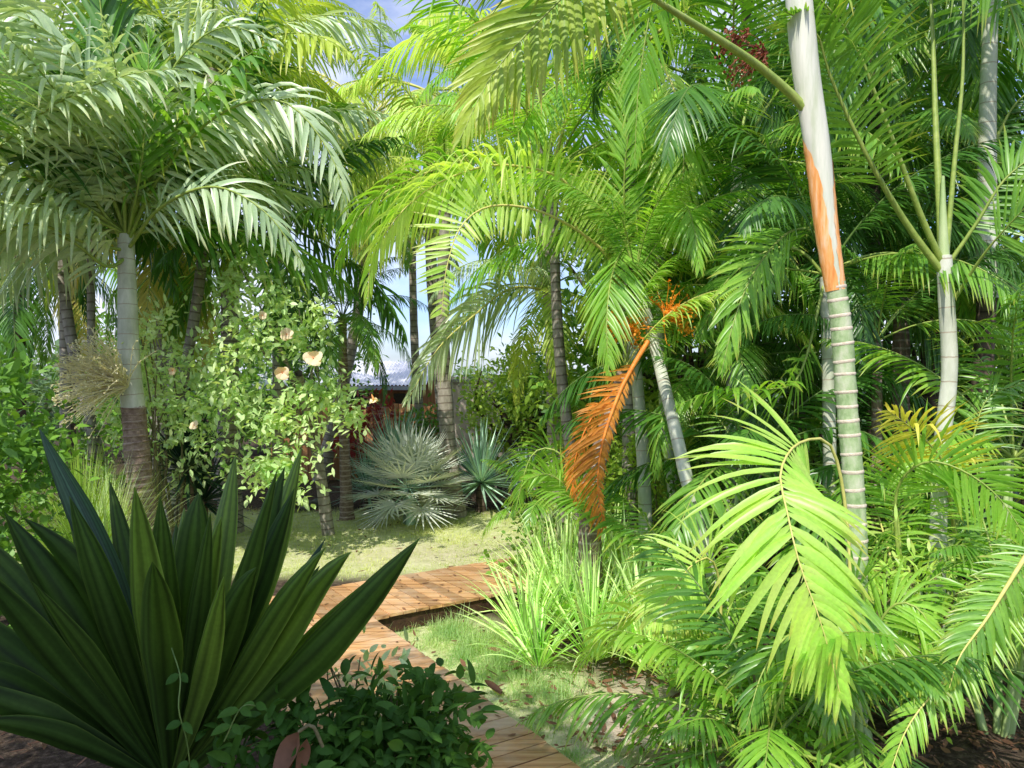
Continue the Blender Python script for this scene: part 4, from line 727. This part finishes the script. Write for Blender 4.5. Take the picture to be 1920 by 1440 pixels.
# ================================================================== HOUSE, FENCE
hd=19.0; hc=ground(700,hd); o=thing('garden_house','low house with pale grey metal roof and brown wooden walls behind the palms','house',hc)
mb=MB(); box(mb,hc+np.array([-.3,1.6,1.0]),(2.3,0,0),(0,1.4,0),(0,0,1.0)); mb.build('wall',solid('wall_brown_boards',(.22,.10,.045),(.48,.24,.11),3,.8,.2,stretch=(8,8,.4)),o,smooth=False)
rfm=solid('roof_metal_pale',(.66,.67,.74),(.80,.80,.86),5,.4,.1,stretch=(6,.3,.3),spec=.5)
mb=MB(); ez=at(0,722,hd)[2]; zr=ez+.62
nr=46; xs=np.linspace(hc[0]-2.9,hc[0]+1.35,nr*2+1); wv=.02*np.cos(np.arange(len(xs))*math.pi)
V=[];
for yy,zz in ((hc[1]-.35,ez),(hc[1]+1.6,zr),(hc[1]+3.6,ez)): V.append(np.stack([xs,xs*0+yy,zz+wv],1))
n_=len(xs); mb.add(np.concatenate(V),[(a*n_+b,a*n_+b+1,(a+1)*n_+b+1,(a+1)*n_+b) for a in range(2) for b in range(n_-1)]); mb.build('roof',rfm,o,smooth=False)
mb=MB(); box(mb,[hc[0]-.78,hc[1]-.37,ez-.07],(2.12,0,0),(0,.015,0),(0,0,.045)); mb.build('fascia_board',solid('fascia_lilac',(.34,.36,.46),(.45,.47,.58),6,.5,.1),o,smooth=False)
for xx in (-1.6,-.3,.75): mb=MB(); box(mb,[hc[0]+xx,hc[1]+.195,1.35],(.28,0,0),(0,.012,0),(0,0,.35)); mb.build('window',solid('window_dark',(.02,.015,.012),(.05,.035,.03),3,.2,0,spec=.6),o,smooth=False)
wc=ground(885,17.5); o=thing('garden_wall','beige rendered wall piece standing between the palms in the background','wall',wc); bx_=MB(); box(bx_,wc+Z*1.0,(.55,0,0),(0,.12,0),(0,0,1.0)); bx_.build('wall_panel',solid('render_beige',(.62,.52,.44),(.80,.70,.62),4,.9,.3),o,smooth=False); bx_=MB(); box(bx_,wc+Z*2.03,(.60,0,0),(0,.16,0),(0,0,.03)); bx_.build('coping',solid('coping_grey',(.35,.32,.3),(.5,.47,.44),8,.9,.3),o,smooth=False)
fmat=solid('fence_brown',(.30,.13,.055),(.62,.32,.15),4,.8,.3,stretch=(10,10,.5))
def fence(label,x0,x1,y0,y1,h,gap,w,mat,name='wooden_fence'):
    g=np.array([(x0+x1)/2,(y0+y1)/2,0]); o=thing(name,label,'fence',g); a=np.array([x0,y0,0]);b=np.array([x1,y1,0]); L_=np.linalg.norm(b-a); d=(b-a)/L_; n=np.array([-d[1],d[0],0]); mb=MB(); s=0; rr=random.Random(4)
    while s<L_: hh=h*rr.uniform(.96,1.02); box(mb,a+d*s+Z*hh/2,d*w/2,n*.012,Z*hh/2); s+=w+gap
    mb.build('pickets',mat,o,smooth=False); mb=MB()
    for z in (h*.2,h*.8): box(mb,(a+b)/2+n*.04+Z*z,d*L_/2,n*.02,Z*.04)
    mb.build('rail',mat,o,smooth=False); return o
x0,x1=at(560,700,15.8)[0],at(835,700,15.8)[0]; fence('brown wooden board fence below the house roof',x0,x1,15.8,15.9,1.55,.012,.12,fmat)
x0,x1=at(960,700,16.6)[0],at(1120,700,16.6)[0]; fence('reddish brown board fence behind the grey coconut trunk',x0,x1,16.6,16.5,1.5,.012,.12,fmat)
pm=solid('picket_pale',(.30,.27,.22),(.5,.45,.38),5,.8,.2); x0,x1=at(900,700,14.3)[0],at(1030,700,14.3)[0]; fence('small pale open picket fence at the back of the lawn',x0,x1,14.3,14.3,.85,.11,.035,pm,'picket_fence')
# stones at the foot of the flowering shrub
for k,(px,py) in enumerate([(548,948),(575,955),(600,950),(528,958)]):
    p=gp(px,py); o=thing('garden_stone','dark rounded stone under the flowering shrub','stone',p,'stones at the back of the lawn'); mb=MB(); rr=np.random.default_rng(k)
    a=np.linspace(0,math.pi,7)[:,None]; b=np.linspace(0,2*math.pi,11)[None,:]; s_=.13*(1+.18*np.sin(3*b+k)*np.sin(a))
    v=np.stack([s_*np.sin(a)*np.cos(b)*1.3,s_*np.sin(a)*np.sin(b),s_*np.cos(a)*.75+0*b],-1)+p+Z*.05
    mb.add(v.reshape(-1,3),[(i*11+j,i*11+j+1,i*11+j+12,i*11+j+11) for i in range(6) for j in range(10)]); mb.build('stone_body',MT['stone'],o)
# coconut husk / dry leaf on the grass by the boardwalk
p=gp(925,1300); o=thing('dry_husk','small dark red brown dry husk lying on the grass beside the boardwalk','husk',p); mb=MB()
strips(mb,[at(908,1275,p[1])],[nrm([.6,-.1,-.35])],.17,.05,[nrm([.2,.8,.6])],.1,8,'leaf',.9); mb.build('husk_shell',MT['brown'],o); mb=MB(); strips(mb,[at(922,1292,p[1])],[nrm([.8,-.1,-.3])],.12,.035,[nrm([0,.8,.6])],.1,6,'leaf',.6); mb.build('husk_inner',MT['pale'],o)
# ================================================================== BACKGROUND TREES
GT='broadleaf trees walling in the garden'
BT=[('dark tree wall behind the leaning palm trunk',1300,10.5,2.6,(1.7,1.2,2.4),'treegrn'),('dark tree behind the orange sheathed palm',1520,10.5,3.0,(1.8,1.2,2.7),'treegrn'),('dark tree behind the slender palm trunk',1720,11.0,2.0,(1.6,1.2,2.0),'dark'),('dark tree at the right edge of the garden',1960,9.5,2.8,(1.6,1.2,2.8),'treegrn'),('tall tree behind the red fruit sprays',1400,12.5,5.6,(2.2,1.4,2.2),'treegrn'),('tall tree in the top right corner',1800,13.5,6.6,(2.2,1.4,2.0),'dark'),('light tree behind the dead orange frond',1190,10.8,1.7,(1.0,.9,1.6),'treelite'),('light green tree seen between the two right trunks',1840,13.0,3.1,(1.8,1,1.5),'treelite'),('light tree behind the centre palms',1260,13.5,4.8,(1.8,1.2,1.8),'treelite')]
for k,(lab,px,d,cz,rad,mat) in enumerate(BT): tree('broadleaf_tree',lab,px,d,cz,rad,mat,230,22,seed=130+k,ll=.16,lw=.07,group=GT)
for k,(lab,px,d,cz,rad,mat) in enumerate([('grey green tree line tree behind the distant dark palm trunks',60,20,1.5,(3,1.5,1.4),'treefar'),('grey green tree behind the flowering shrub',330,19,2.0,(2.6,1.5,1.9),'treegrn'),('low far tree left of the house',520,21,1.9,(2.2,1.5,1.8),'treefar')]): tree('broadleaf_tree',lab,px,d,cz,rad,mat,170,20,seed=150+k,ll=.22,lw=.1,group=GT)
# far wood
mb=MB()
for k in range(46):
    x=-34+k*1.55+random.uniform(-.5,.5); y=random.uniform(27,36); h=random.uniform(1.2,2.1) if -12<x<4 else random.uniform(2,4.0)
    cloud(mb,[x,y,h*.55],(2.0,1.5,h*.6),60,11,.42,.2,.6,200+k,nseg=2)
o=mb.build('distant_wood',MT['treefar'],None,kind='stuff'); o['label']='hazy green wood on the horizon behind the house and palms'; o['category']='trees'
# unseen tree added behind left of the camera to block sun from the foreground
g=np.array([-3.6,-2.2,0]); o=thing('added_shade_tree','unseen dense tree added beside the viewpoint to shade the foreground','tree',g); mb=MB(); C=cloud(mb,np.array([-2.75,-.25,5.0]),(1.75,1.3,.8),330,34,.17,.085,.4,300,shell=.05,nseg=2); mb.build('crown',MT['dark'],o)
tm=MB(); tube(tm,cr([g,g+np.array([.1,.3,2.3]),np.array([-2.9,-.7,4.8])],10),np.linspace(.22,.1,10),10); stems(tm,np.array([-3.3,-1.4,3.4]),C[::700],.07,.3,3); tm.build('trunk',MT['trunkdark'],o)
# leaf litter on the mulch
r=np.random.default_rng(9); mb=MB()
for (cx,cy,sx_,sy_,n_) in ((2.6,4.4,.9,.9,900),(-2.2,4.6,1.1,.9,900),(1.5,5.4,1.2,.9,500),(.6,5.0,.5,.9,260),(-1.5,9.5,2.2,1.4,120),(-2.5,12.6,2.5,.5,400)):
    x=r.normal(cx,sx_,n_); y=r.normal(cy,sy_,n_); k=~inpath(x,y,.02); x=x[k];y=y[k]; n=len(x); az=r.uniform(0,6.28,n); D=np.stack([np.cos(az),np.sin(az),r.normal(0,.15,n)],1)
    strips(mb,np.stack([x,y,np.full(n,.025)+r.uniform(0,.03,n)],1),D,r.uniform(.04,.13,n),r.uniform(.01,.035,n),np.stack([-np.sin(az),np.cos(az),r.normal(0,.4,n)],1),r.normal(0,.2,n),3,'leaf')
for (o2,dd_,pp_,LL,WW) in ((C0,dA,pA,5,WA),(C0-dB*WA,dB,nB,2.4,WB)):
    n=60; a=r.uniform(0,LL,n); b=r.uniform(0,WW,n)**1.0; xy=o2+dd_*a[:,None]+pp_*b[:,None]; az=r.uniform(0,6.28,n); D=np.stack([np.cos(az),np.sin(az),r.normal(0,.05,n)],1)
    strips(mb,np.concatenate([xy,np.full((n,1),.188)],1),D,r.uniform(.02,.09,n),r.uniform(.008,.022,n),np.stack([-np.sin(az),np.cos(az),r.normal(0,.3,n)],1),-.05,3,'leaf')
o=mb.build('leaf_litter',MT['brown'],None,kind='stuff'); o['label']='brown fallen leaves scattered over the dark mulch'; o['category']='leaf litter'
# ================================================================== LIGHT, SKY, CAMERA
sd=nrm(np.array([-.24,-.62,.78])); el=math.asin(sd[2]); azr=math.atan2(sd[0],sd[1])
l=bpy.data.lights.new('sun','SUN'); l.energy=5; l.angle=R(.5); l.color=(1,.95,.86); so=bpy.data.objects.new('sun',l); col.objects.link(so); so.rotation_euler=Vector(sd).to_track_quat('Z','Y').to_euler()
w=bpy.data.worlds.new('World'); sc.world=w; w.use_nodes=True; t=w.node_tree; t.nodes.clear(); L=t.links.new
out=t.nodes.new('ShaderNodeOutputWorld'); bg=t.nodes.new('ShaderNodeBackground'); sk=t.nodes.new('ShaderNodeTexSky'); sk.sky_type='NISHITA'; sk.sun_disc=False; sk.sun_elevation=el; sk.sun_rotation=azr
bg.inputs['Strength'].default_value=.15
tc=t.nodes.new('ShaderNodeTexCoord'); mp=t.nodes.new('ShaderNodeMapping'); mp.inputs['Scale'].default_value=(1.6,1.6,4); L(tc.outputs['Generated'],mp.inputs['Vector'])
nz=t.nodes.new('ShaderNodeTexNoise'); nz.inputs['Scale'].default_value=1.7; nz.inputs['Detail'].default_value=7; nz.inputs['Roughness'].default_value=.6; L(mp.outputs[0],nz.inputs['Vector'])
rp=t.nodes.new('ShaderNodeMapRange'); rp.inputs[1].default_value=.38; rp.inputs[2].default_value=.66; rp.inputs[4].default_value=.9; L(nz.outputs['Fac'],rp.inputs[0])
mx=t.nodes.new('ShaderNodeMix'); mx.data_type='RGBA'; mx.inputs[7].default_value=(7.8,8.1,9.2,1); L(rp.outputs[0],mx.inputs[0]); tn=t.nodes.new('ShaderNodeMix'); tn.data_type='RGBA'; tn.blend_type='MULTIPLY'; tn.inputs[0].default_value=1; tn.inputs[7].default_value=(.9,1.05,1.45,1); L(sk.outputs[0],tn.inputs[6]); L(tn.outputs[2],mx.inputs[6]); L(mx.outputs[2],bg.inputs['Color']); L(bg.outputs[0],out.inputs[0])
cam=bpy.data.cameras.new('camera'); cam.sensor_width=36; cam.lens=36*F/1920; cam.clip_end=3000; cam.clip_start=.05; co=bpy.data.objects.new('camera',cam); col.objects.link(co); co.location=CAM; co.rotation_euler=(math.pi/2-PITCH,0,0); sc.camera=co
sc.view_settings.view_transform='Standard'; sc.view_settings.look='None'; sc.view_settings.exposure=0
sc.render.engine='CYCLES'; sc.cycles.max_bounces=8; sc.cycles.transmission_bounces=4; sc.cycles.diffuse_bounces=4
for o in bpy.data.objects:
    if '_w' in o: del o['_w']
